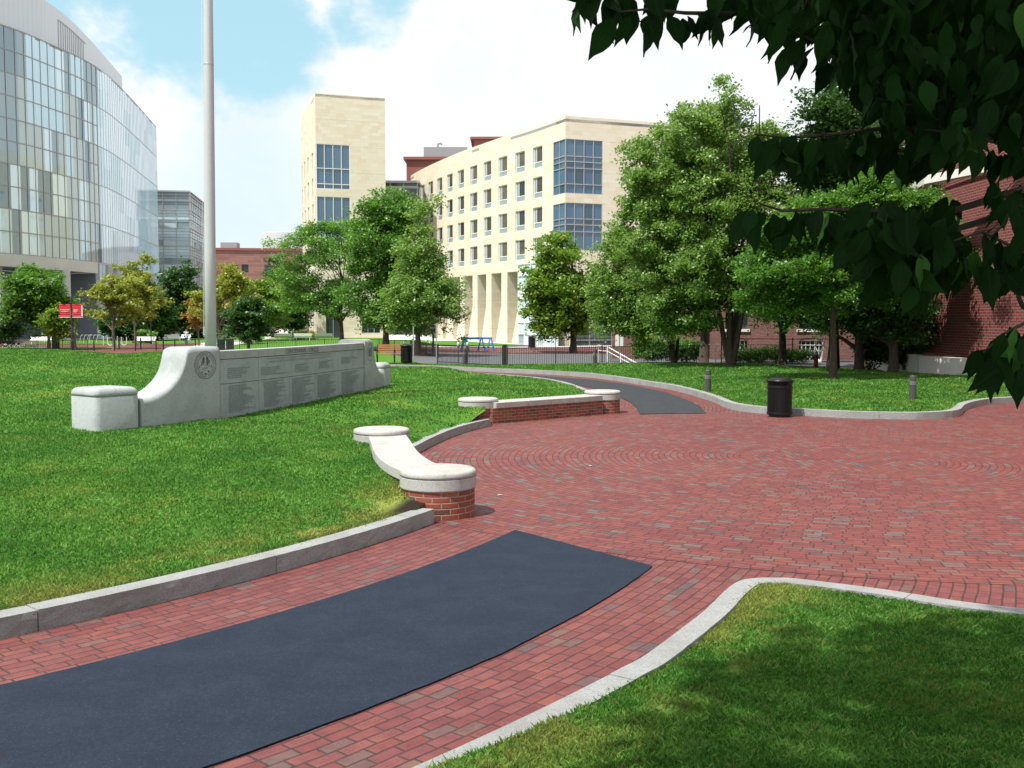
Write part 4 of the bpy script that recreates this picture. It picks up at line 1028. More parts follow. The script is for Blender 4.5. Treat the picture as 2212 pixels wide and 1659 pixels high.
fx(MB().quad([(-15.9, 130.8, 0), (-20, 150, 0), (-20, 150, 29.9), (-15.9, 130.8, 29.9)])).build('east_wall', M['stone'], tw_)
fx(MB().pbox(TL, 3, 14, 0.05, 2.4, 7.6, 7.9, 2)).build('canopy', M['steel'], tw_)

# --- dark red brick building at the right edge
rb = empty('brick_building', (15.1, 38, 0), 'tall plain red brick building at the right edge with pale stone base', 'building'); fx = rel(rb)
RP = Path([(17.8, 52), (15.1, 38), (22.1, 12)], 1)
fx(facade(RP, 0, RP.L, .97, 7.25, [(5, 6.6, 1.5, 3.6)], .2, 40)).build('lower_wall', M['redbrick'], rb)
fx(facade(RP, 0, RP.L, 7.55, 17, [], .2, 40)).build('upper_wall', M['redbrick'], rb)
mb = MB().pbox(RP, 0, 14.258, -.3, .06, 7.25, 7.55, 40); mb.pbox(RP, 14.258, RP.L, -.3, .06, 7.25, 7.55, 40); fx(mb).build('string_course', M['whitestone'], rb)
mb = MB()
for i in range(10): a = RP.L*i/10; mb.pbox(RP, a+.006, min(RP.L*(i+1)/10, RP.L)-.006, -.3, .09, -.2, .97, 9) if not (a < 14.258 < RP.L*(i+1)/10) else (mb.pbox(RP, a+.006, 14.25, -.3, .09, -.2, .97, 9), mb.pbox(RP, 14.26, RP.L*(i+1)/10-.006, -.3, .09, -.2, .97, 9))
fx(mb).build('stone_base', M['whitestone'], rb)
fx(MB().pbox(RP, 5, 6.6, -.15, -.1, 1.5, 3.6, 3)).build('window', M['gl_dark'], rb); fx(MB().pbox(RP, 4.9, 6.7, -.1, .1, 1.35, 1.49, 3)).build('window_sill', M['whitestone'], rb)
polyslab('roof', [(17.8, 52), (15.1, 38), (22.1, 12), (50, 12), (50, 52)], 16.8, 17.1, M['roofgrey'], rb, fx)
fx(MB().quad([(17.8, 52, 0), (50, 52, 0), (50, 52, 17), (17.8, 52, 17)])).build('back_wall', M['redbrick'], rb)

# --- older brick building behind the trees
ob = empty('brick_building', (16, 62, -.1), 'low old brick building with arched basement windows behind the right trees', 'building'); fx = rel(ob)
OP = Path([(6.2, 64), (32, 57)], 1); hs = []
for k in range(6):
    s = 2.6 + 4.3*k; hs += [(s, s+1.3, -.1, 1.05), (s, s+1.3, 1.75, 3.9)]
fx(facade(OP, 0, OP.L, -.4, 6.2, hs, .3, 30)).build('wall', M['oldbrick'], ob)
for h in hs:
    e_ = fx(MB().pbox(OP, h[0], h[1], -.25, -.2, h[2], h[3], 3)).build('window', M['gl_dark'], ob)
    if h[2] < 0:
        mb = MB()
        for i in range(8): t0, t1 = math.pi*i/8, math.pi*(i+1)/8; mb.pbox(OP, h[0]+.65-.65*math.cos(t0), h[0]+.65-.65*math.cos(t1), -.02, .03, 1.05 + .22*min(math.sin(t0), math.sin(t1)), 1.2 + .22*math.sin((t0+t1)/2), 2)
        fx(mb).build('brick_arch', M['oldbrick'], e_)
        mb = MB()
        for i in range(5): mb.pbox(OP, h[0]+.12+.25*i, h[0]+.15+.25*i, -.12, -.09, h[2], h[3], 2)
        for i in range(3): mb.pbox(OP, h[0]+.02, h[1]-.02, -.08, -.06, .1+.35*i, .13+.35*i, 2)
        fx(mb).build('window_grille', M['white'], e_)
    else: fx(MB().pbox(OP, h[0]-.15, h[1]+.15, -.05, .1, h[2]-.16, h[2]-.003, 3)).build('window_sill', M['whitestone'], e_)
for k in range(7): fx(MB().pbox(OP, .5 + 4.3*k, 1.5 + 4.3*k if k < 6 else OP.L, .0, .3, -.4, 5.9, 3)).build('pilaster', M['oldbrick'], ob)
fx(MB().pbox(OP, 0, OP.L, -9, .4, 6.2, 6.6, 30)).build('roof', M['roofgrey'], ob)
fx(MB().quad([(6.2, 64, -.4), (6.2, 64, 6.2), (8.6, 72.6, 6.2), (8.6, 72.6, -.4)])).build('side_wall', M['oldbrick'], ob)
k_ = Path([(7.6, 63.62), (8.1, 63.48)], 1); fx(MB().pbox(OP, 1.62, 1.95, .12, .16, 1.25, 2.35, 2)).build('red_sign', M['red'], ob)
fx(MB().box(20.3, 20.9, 59.6, 59.95, 2.0, 2.35)).build('air_conditioner', M['white'], ob)
# ------------------------------------------------------------ trees
def leafcloud(C, size, seed=0, up=.35, droop=0.0, var=.35, vb=None):
    """C: N x 3 leaf positions -> folded rhombus leaves"""
    g_ = np.random.default_rng(seed); n = len(C)
    nrm = g_.normal(0, 1, (n, 3)); nrm[:, 2] = np.abs(nrm[:, 2]) + up*2; nrm /= np.linalg.norm(nrm, axis=1)[:, None]
    t = g_.normal(0, 1, (n, 3)); t[:, 2] -= droop; t -= nrm * (t*nrm).sum(1)[:, None]; t /= np.linalg.norm(t, axis=1)[:, None]
    b = np.cross(nrm, t); s = size * g_.uniform(1-var, 1+var, n)[:, None]
    V = np.zeros((n, 4, 3)); V[:, 0] = C - t*s*.5; V[:, 2] = C + t*s*.55
    V[:, 1] = C + b*s*.33 + nrm*s*.06; V[:, 3] = C - b*s*.33 + nrm*s*.06
    return V.reshape(-1, 3), np.arange(n*4).reshape(n, 4)
def crown_pts(ells, n, nclump, cr, seed, shell=.55, flat_=.7, sub=5):
    g_ = np.random.default_rng(seed); vol = np.array([e[3]*e[4]*e[5] for e in ells])**.8; pick = g_.choice(len(ells), nclump, p=vol/vol.sum())
    E = np.array(ells)[pick]; d = g_.normal(0, 1, (nclump, 3)); d /= np.linalg.norm(d, axis=1)[:, None]
    r = shell + (1-shell)*g_.random(nclump)**.6; r *= g_.uniform(.82, 1.1, nclump); CC = E[:, :3] + d*r[:, None]*E[:, 3:6]
    # twigs of a clump: small sprays
    m = nclump*sub; ci = np.repeat(np.arange(nclump), sub); sp = CC[ci] + g_.normal(0, 1, (m, 3)) * cr * np.array([.62, .62, .62*flat_])
    cs = g_.uniform(.6, 1.4, nclump); w_ = cs[ci]/cs[ci].sum(); idx = g_.choice(m, n, p=w_)
    P = sp[idx] + g_.normal(0, 1, (n, 3)) * cr * np.array([.36, .36, .22])
    v = np.clip(.42 + .25*(g_.random(nclump)-.5)[ci[idx]] + g_.normal(0, .27, n), 0, 1)
    return P, v, CC
def limbs(mb, base, H, tr, CC, g_, trunks=1, lean=.0, k=14, fork=.35, spread=.25):
    tops_ = []
    for q in range(trunks):
        a = 2*math.pi*q/trunks + g_.uniform(0, 1); s = spread if trunks > 1 else lean
        top_ = Vector((math.cos(a)*s*H, math.sin(a)*s*H, H*g_.uniform(.8, .95))); pts = []; r = tr * (1 if trunks == 1 else .62)
        for i in range(9):
            t_ = i/8; w_ = t_ if trunks == 1 else t_**.75
            pts.append(Vector((top_.x*w_ + math.sin(i*1.7+q)*.02*H*t_, top_.y*w_ + math.cos(i*1.3+q)*.02*H*t_, top_.z*t_ - .1)))
        rad = [r*(1.35 if i == 0 else 1) * (1 - .86*i/8) for i in range(9)]; mb.tube(pts, rad, 9); tops_.append((pts, rad))
    for j in range(min(k, len(CC))):
        c = Vector(CC[g_.integers(len(CC))]); pts, rad = tops_[g_.integers(len(tops_))]
        zt = max(fork*H*.7, c.z - g_.uniform(.18, .35)*H); i = min(7, max(1, int(zt / max(.1, pts[-1].z) * 8))); p0 = pts[i]
        mid = p0.lerp(c, .5) + Vector((0, 0, .05*H*g_.uniform(-.3, 1))); r0 = rad[i]*.55
        mb.tube([p0, p0.lerp(mid, .5)+Vector((0,0,.01*H)), mid, c], [r0, r0*.75, r0*.5, r0*.12], 6)
def tree(name, label, base, ells, H, tr, n, leaf, mat, bark='bark', nclump=60, cr=.6, seed=1, group=None, trunks=1, cat='tree', shell=.55, up=.35, droop=0.0, k=16, flat_=.7, sub=5, spread=.2, mulch=0, fork=.35):
    e = empty(name, base, label, cat, group); g_ = np.random.default_rng(seed)
    P, v, CC = crown_pts(ells, n, nclump, cr, seed, shell, flat_, sub)
    P[:, 2] = np.maximum(P[:, 2], .12)
    V, F_ = leafcloud(P, leaf, seed, up, droop); np_mesh('crown', V, F_, mat, v, parent=e)
    if tr:
        mb = MB(); limbs(mb, base, H, tr, CC, g_, trunks, k=k, spread=spread, fork=fork); mb.build('trunk', M[bark], e, smooth=True)
    if mulch:
        mm = MB(); pr = [(mulch*(1-.0*i), -.06) for i in (0,)] + [(mulch*.8, .015), (mulch*.3, .05), (.02, .06)]; mm.lathe(pr, (0,0,0), 20).build('mulch_bed', M['soil'], e, smooth=True)
    return e
def TP(px_, d, boxes, base_z=None, dep=.9):
    """crown boxes (drawn on the survey photo) -> ellipsoids relative to the trunk base"""
    x = (px_ - CX)/F*d; z = base_z if base_z is not None else G(x, d); el = []
    for bx in boxes:
        x0, x1, y0, y1 = bx[:4]; dd = d + (bx[4] if len(bx) > 4 else 0)
        a = WD(x0, y1, dd); b = WD(x1, y0, dd); rx = (b.x-a.x)/2; el.append(((a.x+b.x)/2 - x, dd - d, (a.z+b.z)/2 - z, rx, rx*dep, (b.z-a.z)/2))
    H = max(e[2]+e[5] for e in el); return (x, d, z), el, H
def T(name, label, px_, d, boxes, tr, n, leaf, mat, bz=None, dep=.9, **kw):
    b, el, H = TP(px_, d, boxes, bz, dep); q_ = kw.get('cr', .6)*.45; el = [(*e[:3], max(.3, e[3]-q_), max(.3, e[4]-q_), max(.3, e[5]-q_)) for e in el]; return tree(name, label, b, el, H, tr, n, leaf, M[mat], **kw)

GL = 'street trees on the far left plaza'
T('maple_tree', 'dark green maple at the left edge, standing left of the red banners', 106, 98, [(8, 150, 575, 690), (0, 110, 640, 728), (95, 152, 640, 700), (30, 110, 560, 640)], .16, 14000, .34, 'lf_maple', nclump=70, cr=.9, seed=11, group=GL)
T('maple_tree', 'small slender maple just left of the red banner pole', 163, 95, [(95, 160, 655, 735)], .12, 3500, .28, 'lf_olive', nclump=26, cr=.7, seed=12, group=GL)
T('plane_tree', 'yellow-green plane tree nearest the bike racks', 246, 98, [(165, 340, 610, 702), (195, 310, 575, 660)], .15, 7000, .27, 'lf_yel', nclump=70, cr=.55, seed=13, group=GL, shell=.15, sub=5, flat_=.4)
T('plane_tree', 'taller yellow plane tree behind, left of the white bench', 293, 108, [(250, 345, 545, 640), (285, 362, 600, 700), (260, 330, 570, 690)], .15, 7500, .28, 'lf_yel', nclump=64, cr=.6, seed=14, group=GL, shell=.15, flat_=.45)
T('plane_tree', 'yellow and orange tree right behind the flagpole', 473, 100, [(405, 480, 590, 705), (440, 560, 580, 680), (470, 540, 560, 640)], .13, 9500, .25, 'lf_yel', nclump=76, cr=.6, seed=15, group=GL, shell=.15, flat_=.45)
T('plane_tree', 'olive-yellow spreading tree between flagpole and limestone tower', 560, 112, [(505, 625, 600, 715)], .14, 11000, .30, 'lf_olive', nclump=60, cr=.9, seed=16, group=GL)
T('maple_tree', 'small orange-leaved tree touching the flagpole on its left', 430, 106, [(405, 450, 645, 705)], .10, 2200, .27, 'lf_orange', nclump=16, cr=.7, seed=17, group=GL)
GD = 'dark trees in the shaded grove at far left'
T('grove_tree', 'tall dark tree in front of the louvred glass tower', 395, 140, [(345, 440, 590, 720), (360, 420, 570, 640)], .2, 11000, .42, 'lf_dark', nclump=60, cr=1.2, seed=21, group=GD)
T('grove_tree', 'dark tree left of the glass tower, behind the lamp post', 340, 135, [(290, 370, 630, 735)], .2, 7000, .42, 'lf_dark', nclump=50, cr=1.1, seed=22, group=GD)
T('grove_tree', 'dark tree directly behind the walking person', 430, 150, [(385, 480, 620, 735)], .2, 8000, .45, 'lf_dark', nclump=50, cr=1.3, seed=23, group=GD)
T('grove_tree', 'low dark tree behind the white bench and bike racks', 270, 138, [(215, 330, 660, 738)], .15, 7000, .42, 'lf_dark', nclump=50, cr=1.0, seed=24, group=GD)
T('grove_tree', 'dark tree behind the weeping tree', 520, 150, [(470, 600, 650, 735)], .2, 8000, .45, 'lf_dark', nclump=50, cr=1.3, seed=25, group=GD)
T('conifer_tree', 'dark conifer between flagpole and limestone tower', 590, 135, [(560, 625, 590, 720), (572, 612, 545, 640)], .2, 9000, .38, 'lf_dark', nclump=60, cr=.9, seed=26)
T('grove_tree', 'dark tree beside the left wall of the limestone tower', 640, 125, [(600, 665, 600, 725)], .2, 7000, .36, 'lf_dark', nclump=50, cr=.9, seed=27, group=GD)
T('weeping_tree', 'small dark weeping tree with hanging branches just beyond the memorial wall', 537, 76, [(490, 585, 640, 705), (488, 530, 680, 735), (505, 575, 690, 745)], .13, 12000, .20, 'lf_dark', nclump=60, cr=.45, seed=28, bark='barkdark', droop=1.5)
T('locust_tree', 'feathery light green honey locust left of the limestone tower entrance', 738, 80, [(590, 780, 475, 600), (570, 700, 550, 650), (640, 800, 590, 690), (690, 800, 455, 560), (585, 700, 620, 690)], .19, 30000, .17, 'lf_locust', nclump=105, cr=.72, seed=31, bark='barkdark', shell=.4, flat_=.35, sub=7, k=26)
T('linden_tree', 'tall rounded green tree between the locust and the window wall', 833, 76, [(735, 930, 430, 640), (775, 905, 400, 520), (730, 925, 580, 720)], .24, 46000, .20, 'lf_maple', nclump=120, cr=.85, seed=32, bark='barkdark', k=20, mulch=1.2)
T('elm_tree', 'bright green pyramidal tree beside the black bin and timber bench', 902, 67, [(810, 1000, 560, 735), (850, 960, 470, 620), (880, 940, 425, 520), (940, 1005, 620, 720)], .2, 34000, .17, 'lf_birch', nclump=120, cr=.7, seed=33, k=24, shell=.45, mulch=1.3)
T('maple_tree', 'rounded maple turning yellow in front of the hall corner', 1238, 80, [(1125, 1290, 560, 735), (1150, 1260, 505, 620), (1235, 1310, 560, 700)], .26, 32000, .26, 'lf_olive', bz=-.25, nclump=110, cr=.85, seed=34, bark='barkdark')
T('birch_tree', 'big multi-stemmed river birch at the centre right in a mulch bed', 1580, 42.7, [(1370, 1650, 300, 560), (1400, 1600, 210, 400), (1500, 1600, 168, 300), (1395, 1450, 235, 330), (1590, 1700, 240, 420), (1360, 1640, 470, 690), (1380, 1570, 600, 740), (1335, 1440, 270, 460), (1300, 1450, 400, 600), (1560, 1720, 330, 560), (1580, 1730, 480, 660)],
  .20, 165000, .12, 'lf_birch', bz=.30, nclump=340, cr=.46, seed=41, bark='barkdark', trunks=5, spread=.13, shell=.45, up=.2, k=40, sub=7, mulch=1.9)
T('birch_tree', 'darker leafy birch left of the big birch beside the handrail', 1457, 47.5, [(1290, 1400, 480, 700), (1275, 1370, 560, 735), (1300, 1480, 600, 745)], .15, 52000, .115, 'lf_birch', bz=.2, nclump=150, cr=.5, seed=42, bark='barkdark', trunks=3, spread=.12, shell=.4, k=20, sub=6)
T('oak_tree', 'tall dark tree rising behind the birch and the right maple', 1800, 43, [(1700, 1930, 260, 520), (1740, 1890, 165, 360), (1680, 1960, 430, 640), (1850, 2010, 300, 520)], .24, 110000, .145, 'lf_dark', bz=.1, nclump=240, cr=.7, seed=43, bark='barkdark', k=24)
T('locust_tree', 'spreading tree with one straight trunk on the right lawn', 1800, 33.6, [(1600, 1900, 420, 700), (1580, 1750, 540, 690), (1840, 2060, 400, 560), (1780, 2000, 350, 520), (1700, 1900, 400, 560), (1850, 1990, 540, 690)],
  .13, 125000, .105, 'lf_maple', bz=.33, nclump=230, cr=.40, seed=44, shell=.4, k=26, sub=7, flat_=.5, mulch=.8, fork=.72, bark='barkdark')
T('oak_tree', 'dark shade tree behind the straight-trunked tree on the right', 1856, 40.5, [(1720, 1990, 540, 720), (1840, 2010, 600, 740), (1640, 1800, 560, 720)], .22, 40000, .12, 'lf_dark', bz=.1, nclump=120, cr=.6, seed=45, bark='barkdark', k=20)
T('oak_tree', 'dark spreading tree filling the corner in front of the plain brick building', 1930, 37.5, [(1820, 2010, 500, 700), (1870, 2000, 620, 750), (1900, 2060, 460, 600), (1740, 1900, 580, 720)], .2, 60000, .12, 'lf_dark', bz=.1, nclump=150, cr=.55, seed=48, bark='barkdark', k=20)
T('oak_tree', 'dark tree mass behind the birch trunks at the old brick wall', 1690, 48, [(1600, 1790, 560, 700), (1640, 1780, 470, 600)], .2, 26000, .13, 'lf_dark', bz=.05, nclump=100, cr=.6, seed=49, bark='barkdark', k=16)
T('oak_tree', 'added tall dark tree hidden behind the big river birch, shading the old brick wall', 1520, 51, [(1410, 1640, 260, 520), (1450, 1600, 220, 360), (1400, 1620, 420, 620)], .22, 60000, .17, 'lf_dark', bz=.0, nclump=150, cr=.8, seed=61, bark='barkdark', k=18, fork=.6)  # added crown, mostly unseen behind the birch, to shade the old brick wall
T('oak_tree', 'added broad dark tree behind the right trees, shading the old brick wall', 1870, 49, [(1740, 1960, 250, 560), (1800, 1990, 420, 650)], .22, 60000, .17, 'lf_dark', bz=.0, nclump=150, cr=.8, seed=62, bark='barkdark', k=18, fork=.6)  # another added crown that keeps sun off the old brick wall
T('paper_birch', 'small clump of white paper birch stems by the old brick wall', 1772, 57, [(1745, 1800, 600, 720)], .07, 3500, .14, 'lf_maple', nclump=30, cr=.5, seed=46, bark='birch', trunks=3, spread=.16, bz=-.1)
T('shrub', 'black-green bush against the dark corner of the brick building', 1930, 41, [(1850, 1935, 700, 790), (1900, 1995, 690, 800)], 0, 22000, .11, 'lf_dark', bz=.05, nclump=60, cr=.4, seed=47, cat='bush')
T('shrub', 'dark rounded shrub at the left frame edge by the fence', 10, 97, [(-30, 40, 695, 745)], 0, 6000, .20, 'lf_dark', nclump=40, cr=.6, seed=51, cat='bush')
T('shrub', 'yellow-green bush by the bike racks', 312, 122, [(297, 335, 712, 740)], 0, 2500, .25, 'lf_locust', nclump=20, cr=.5, seed=52, cat='bush')
T('shrub', 'green planter bush by the glass building doors', 139, 125, [(128, 152, 702, 730)], 0, 1500, .25, 'lf_locust', nclump=14, cr=.5, seed=53, cat='bush')
T('shrub', 'yellow flowering bush behind the white benches at the limestone tower', 650, 114, [(625, 690, 715, 732)], 0, 3000, .22, 'lf_yel', bz=-.1, nclump=30, cr=.4, seed=54, cat='bush')
for i, (a, b, yy, lb) in enumerate(((1380, 1440, 52, 'clipped green hedge left half, beside the grey handrail'), (1440, 1508, 55, 'clipped green hedge right half, near the ramp railings'))):
    T('hedge', lb, (a+b)/2, 56, [(a-4, b+4, 742, 768)], 0, 9000, .12, 'lf_maple', bz=-.1, nclump=60, cr=.35, seed=55+i, cat='hedge', dep=.35, group='hedge by the ramp')
T('ground_cover', 'low ivy strip at the foot of the old brick wall', 1660, 55, [(1555, 1760, 757, 776)], 0, 9000, .10, 'lf_locust', bz=-.1, nclump=120, cr=.3, seed=58, cat='ivy', dep=.12)['kind'] = 'stuff'
# ivy hanging on the red brick wall
for i, (s, z) in enumerate(((16.2, 4.6), (17.9, 4.3))):
    x, y, nx, ny = RP(s); g_ = np.random.default_rng(i); n = 700
    P = np.stack([x + nx*.08 + g_.normal(0, .05, n), y + g_.normal(0, .35, n), z + g_.normal(0, .22, n)], 1)
    V, F_ = leafcloud(P, .07, i); o = np_mesh('ivy', V, F_, M['lf_locust'], g_.random(n)); tag(o, ['small ivy patch on the red brick wall, left one', 'small ivy patch on the red brick wall, right one'][i], 'ivy', 'ivy on the brick wall')

# ------------------------------------------------------------ overhanging broad-leaved tree, nearest the camera
def big_leaves(A, D, N, L, rnd, bendy=.35):
    """A anchors, D leaf directions, N face normals, L lengths"""
    n = len(A); K = 7; ts = np.linspace(0, 1, K)
    wt = np.array([0.02, .36, .50, .47, .33, .13, .0]) * .50
    D = D/np.linalg.norm(D, axis=1)[:, None]; N = N - D*(N*D).sum(1)[:, None]; N /= np.linalg.norm(N, axis=1)[:, None]; B = np.cross(N, D)
    V = np.zeros((n, K*3, 3)); UV = np.zeros((n, K*3, 2)); bend = rnd.uniform(-.1, bendy, n); fold = rnd.uniform(.08, .45, n); wave = rnd.uniform(-.05, .05, (n, K))
    for k, t_ in enumerate(ts):
        c = A + D*(L*t_)[:, None] - N*(L*bend*t_**2)[:, None]
        for j, sd in enumerate((-1, 0, 1)):
            V[:, k*3+j] = c + B*(sd*wt[k]*L)[:, None] + N*((abs(sd)*wt[k]*fold + wave[:, k]*abs(sd))*L)[:, None]
            UV[:, k*3+j] = (sd*wt[k], t_)
    q = []
    for k in range(K-1):
        for j in range(2): q.append([k*3+j, k*3+j+1, (k+1)*3+j+1, (k+1)*3+j])
    q = np.array(q); Q = (np.arange(n)[:, None, None]*K*3 + q[None]).reshape(-1, 4)
    uv = UV.reshape(-1, 2)[Q.ravel()]
    return V.reshape(-1, 3), Q, uv, len(q)
ft = empty('overhanging_tree', (4.6, 1.6, .3), 'broad-leaved tree whose dark leaves overhang the upper right of the view', 'tree')
gr = np.random.default_rng(99); A = []; DD = []; LL = []
def inpx(poly, n, d0, d1, lo=.085, hi=.125):
    xs_ = [p[0] for p in poly]; ys_ = [p[1] for p in poly]; k = 0
    while k < n:
        px_, py_ = gr.uniform(min(xs_), max(xs_)), gr.uniform(min(ys_), max(ys_))
        if not in_poly(np.array([px_]), np.array([py_]), poly)[0]: continue
        d = gr.uniform(d0, d1); p = WD(px_, py_, d); A.append(p); LL.append(gr.uniform(lo*.65, hi*1.02))
        DD.append((gr.normal(-.15, .45), gr.normal(0, .4), -1)); k += 1
inpx([(1570, -60), (1600, 10), (1690, 40), (1760, 60), (1830, 130), (1880, 200), (1930, 250), (2000, 300), (2080, 290), (2150, 275), (2300, 290), (2320, -160), (1570, -160)], 1500, 2.5, 3.9)
inpx([(1760, -60), (1840, 110), (1940, 190), (2040, 240), (2300, 270), (2320, -160), (1760, -160)], 1300, 3.2, 5.0)
inpx([(1850, 430), (1830, 500), (1890, 590), (1980, 620), (2030, 580), (2060, 520), (2070, 460), (2060, 420), (1990, 440)], 260, 2.4, 3.4)
inpx([(2060, 560), (2120, 590), (2230, 610), (2230, 520), (2100, 520)], 30, 2.4, 3.0)
inpx([(2130, 390), (2160, 460), (2240, 480), (2240, 390)], 26, 2.3, 3.0)
inpx([(2130, 740), (2160, 790), (2240, 790), (2240, 700), (2190, 700)], 26, 2.3, 2.7)
TW = [([(1730, 10), (1600, 30), (1480, 28), (1400, 20), (1340, 25)], 2.5, 17), ([(1640, -20), (1480, -30), (1350, -18), (1262, -30)], 2.5, 32),
      ([(2060, 290), (1930, 275), (1800, 290), (1700, 298), (1630, 290)], 2.55, 40), ([(2000, 330), (1880, 320), (1780, 330), (1690, 335)], 2.8, 34),
      ([(2010, 470), (1900, 455), (1780, 452), (1690, 455), (1640, 440)], 2.5, 32), ([(2050, 500), (1950, 480), (1850, 470), (1790, 480)], 2.7, 20),
      ([(2290, 330), (2190, 320), (2090, 290), (2000, 280)], 2.6, 26), ([(2290, 560), (2212, 545), (2120, 500), (2060, 520)], 2.45, 14), ([(2300, 650), (2230, 690), (2170, 720), (2125, 760)], 2.4, 10),
      ([(1960, 150), (1850, 170), (1760, 90), (1700, 60)], 2.7, 22), ([(2100, 200), (1980, 230), (1880, 210)], 2.8, 20)]
tb = MB()
for pts, d, n in TW:
    W3 = [WD(p[0], p[1], d + .12*i) for i, p in enumerate(reversed(pts))]; tb.tube([tuple(q - ft.location) for q in W3], [.002 + .0016*i for i in range(len(W3))], 6)
    for i in range(n):
        s_ = gr.uniform(0, len(W3)-1.001); j = int(s_); p = W3[j].lerp(W3[j+1], s_-j); A.append(p + Vector((gr.normal(0, .012), gr.normal(0, .05), -.01))); LL.append(gr.uniform(.062, .118)); DD.append((gr.normal(-.15, .45), gr.normal(0, .4), -1))
# canopy overhead and behind, which casts the shade on the near lawn
cp = [(-3.7, .7), (-2.8, 2.8), (-.3, 3.5), (4.2, 3.3), (6.9, 0.3), (5, -6), (-4, -6.5), (-6, -3)]
n = 0
CA = []
while n < 30000:
    x, y = gr.uniform(-6, 7), gr.uniform(-6.5, 3.6)
    if not in_poly(np.array([x]), np.array([y]), cp)[0]: continue
    if noise.noise(Vector((x*.9, y*.9, 2))) < -.5: continue
    z = 9.8 + gr.uniform(-.8, 1.8); CA.append((x, y, z)); n += 1
nA = len(A); A = np.array([tuple(a) for a in A] + CA) - np.array(ft.location)[None]; LL = np.array(LL + list(gr.uniform(.20, .29, n))); DD = np.array(DD + [(gr.normal(0, .6), gr.normal(0, .6), -.7) for _ in range(n)])
NN = gr.normal(0, 1, (len(A), 3)); NN[:, 1] -= .8; NN[:, 2] *= .5; NN[nA:, 2] += 1.6
V, Q, uv, kq = big_leaves(A, DD, NN, LL, gr); v = np.repeat(np.where(gr.random(len(A)) < .05, gr.uniform(.92, 1, len(A)), np.clip(gr.normal(.42, .22, len(A)), 0, .84)), kq)  # a few random leaves take a brighter colour to look sunlit
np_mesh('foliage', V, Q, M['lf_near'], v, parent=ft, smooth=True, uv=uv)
O = np.array(ft.location)
def rp(*p): return tuple(np.array(p) - O)
tb.tube([rp(4.6, 1.6, .1), rp(4.55, 1.62, 1.5), rp(4.4, 1.7, 3.0), rp(4.1, 1.8, 4.5), rp(3.0, .8, 9.0)], [.17, .14, .12, .10, .04], 12)
for pts, d, n in TW:
    q = WD(pts[0][0], pts[0][1], d + .12*(len(pts)-1)); tb.tube([rp(4.4, 1.7, 2.9), rp((4.4+q.x)/2, (1.7+q.y)/2, (2.9+q.z)/2+.35), tuple(q - ft.location)], [.035, .02, .009], 6)
for q in ((-4.5, -2, 10), (-2.5, 2, 10.2), (0, 3, 10.2), (4, 2.8, 10), (1, -5, 10.3), (5, -3, 10), (-1, -1, 10.6)): tb.tube([rp(3.9, 1.7, 4.6), rp((3.9+q[0])/2, (1.7+q[1])/2, 8.2), rp(*q)], [.07, .05, .012], 7)
tb.build('trunk', M['barkdark'], ft, smooth=True)
# ------------------------------------------------------------ street furniture
def at(px_, py_, d=None, z=None):
    if d is None: x, y = W(px_, py_, z or 0); return (x, y, z or 0)
    p = WD(px_, py_, d); return (p.x, p.y, p.z)
# flagpole
x, y = -6.33, 21.6; gz = lawn_left(x, y)
fp = empty('flagpole', (x, y, gz), 'tall silver metal flagpole standing behind the memorial wall', 'flagpole'); fp.rotation_euler = (0, .011, 0)
MB().lathe([(.122, 0), (.115, 3.2), (.104, 7.0), (.098, 7.45), (.094, 8.5), (.072, 12), (.05, 15)], (0,0,0), 32).build('pole', M['metal'], fp, smooth=True)
MB().lathe([(.1035, 6.99), (.1055, 7.0), (.1055, 7.03), (.1025, 7.04)], (0,0,0), 32).build('joint_collar', M['steel'], fp)
MB().lathe([(.22, 0), (.22, .03), (.14, .06)], (0,0,0), 24).build('base_plate', M['steel'], fp)
MB().lathe([(.02, 15), (.09, 15.05), (.12, 15.15), (.09, 15.25), (.01, 15.3)], (0,0,0), 16).build('ball_finial', M['metal'], fp, smooth=True)
MB().tube([(-.14, -.02, 1.6), (-.13, -.02, 8), (-.1, 0, 14.8)], .004, 5).build('halyard', M['white'], fp)
MB().box(-.15, -.11, -.03, .0, 1.45, 1.62).build('cleat', M['steel'], fp)

def litter_bin(loc, label, s=1.0, rz=0.0, slats=44):
    e = empty('litter_bin', loc, label, 'litter bin', 'black litter bins', rz)
    mb = MB()
    for k in range(slats):
        t = 2*math.pi*k/slats; M4 = Matrix.Rotation(t, 4, 'Z') @ Matrix.Translation((.272*s, 0, 0)); w_ = .028*s
        mb.box(-.004, .006, -w_/2, w_/2, .045, .74*s, M4)
        q = [M4 @ Vector(p) for p in ((0, -w_/2, .74*s), (0, w_/2, .74*s), (.045*s, w_/2*1.15, .825*s), (.045*s, -w_/2*1.15, .825*s))]; mb.quad(q)
    mb.build('slats', M['bin'], e)
    MB().lathe([(.255*s, .05), (.25*s, .72*s), (.27*s, .80*s)], (0,0,0), 32).build('liner', M['black'], e)
    for z in (.06, .66*s): MB().lathe([(.268*s, z), (.292*s, z), (.292*s, z+.045), (.268*s, z+.045)], (0,0,0), 40).build('band', M['bin'], e, bevel=.004)
    MB().tube([(.318*s*math.cos(a), .318*s*math.sin(a), .828*s) for a in [2*math.pi*i/40 for i in range(41)]], .012*s, 8).build('rim', M['bin'], e, smooth=True)
    MB().lathe([(.29*s, .80*s), (.275*s, .845*s), (.20*s, .885*s), (.15*s, .90*s), (.13*s, .86*s), (.02, .85*s)], (0,0,0), 40).build('lid', M['bin'], e, smooth=True)
    MB().box(-.03, .03, -.32*s, -.29*s, .66*s, .73*s).build('latch', M['bin'], e)
    MB().lathe([(.24*s, 0), (.25*s, .05)], (0,0,0), 32).build('foot', M['black'], e); return e
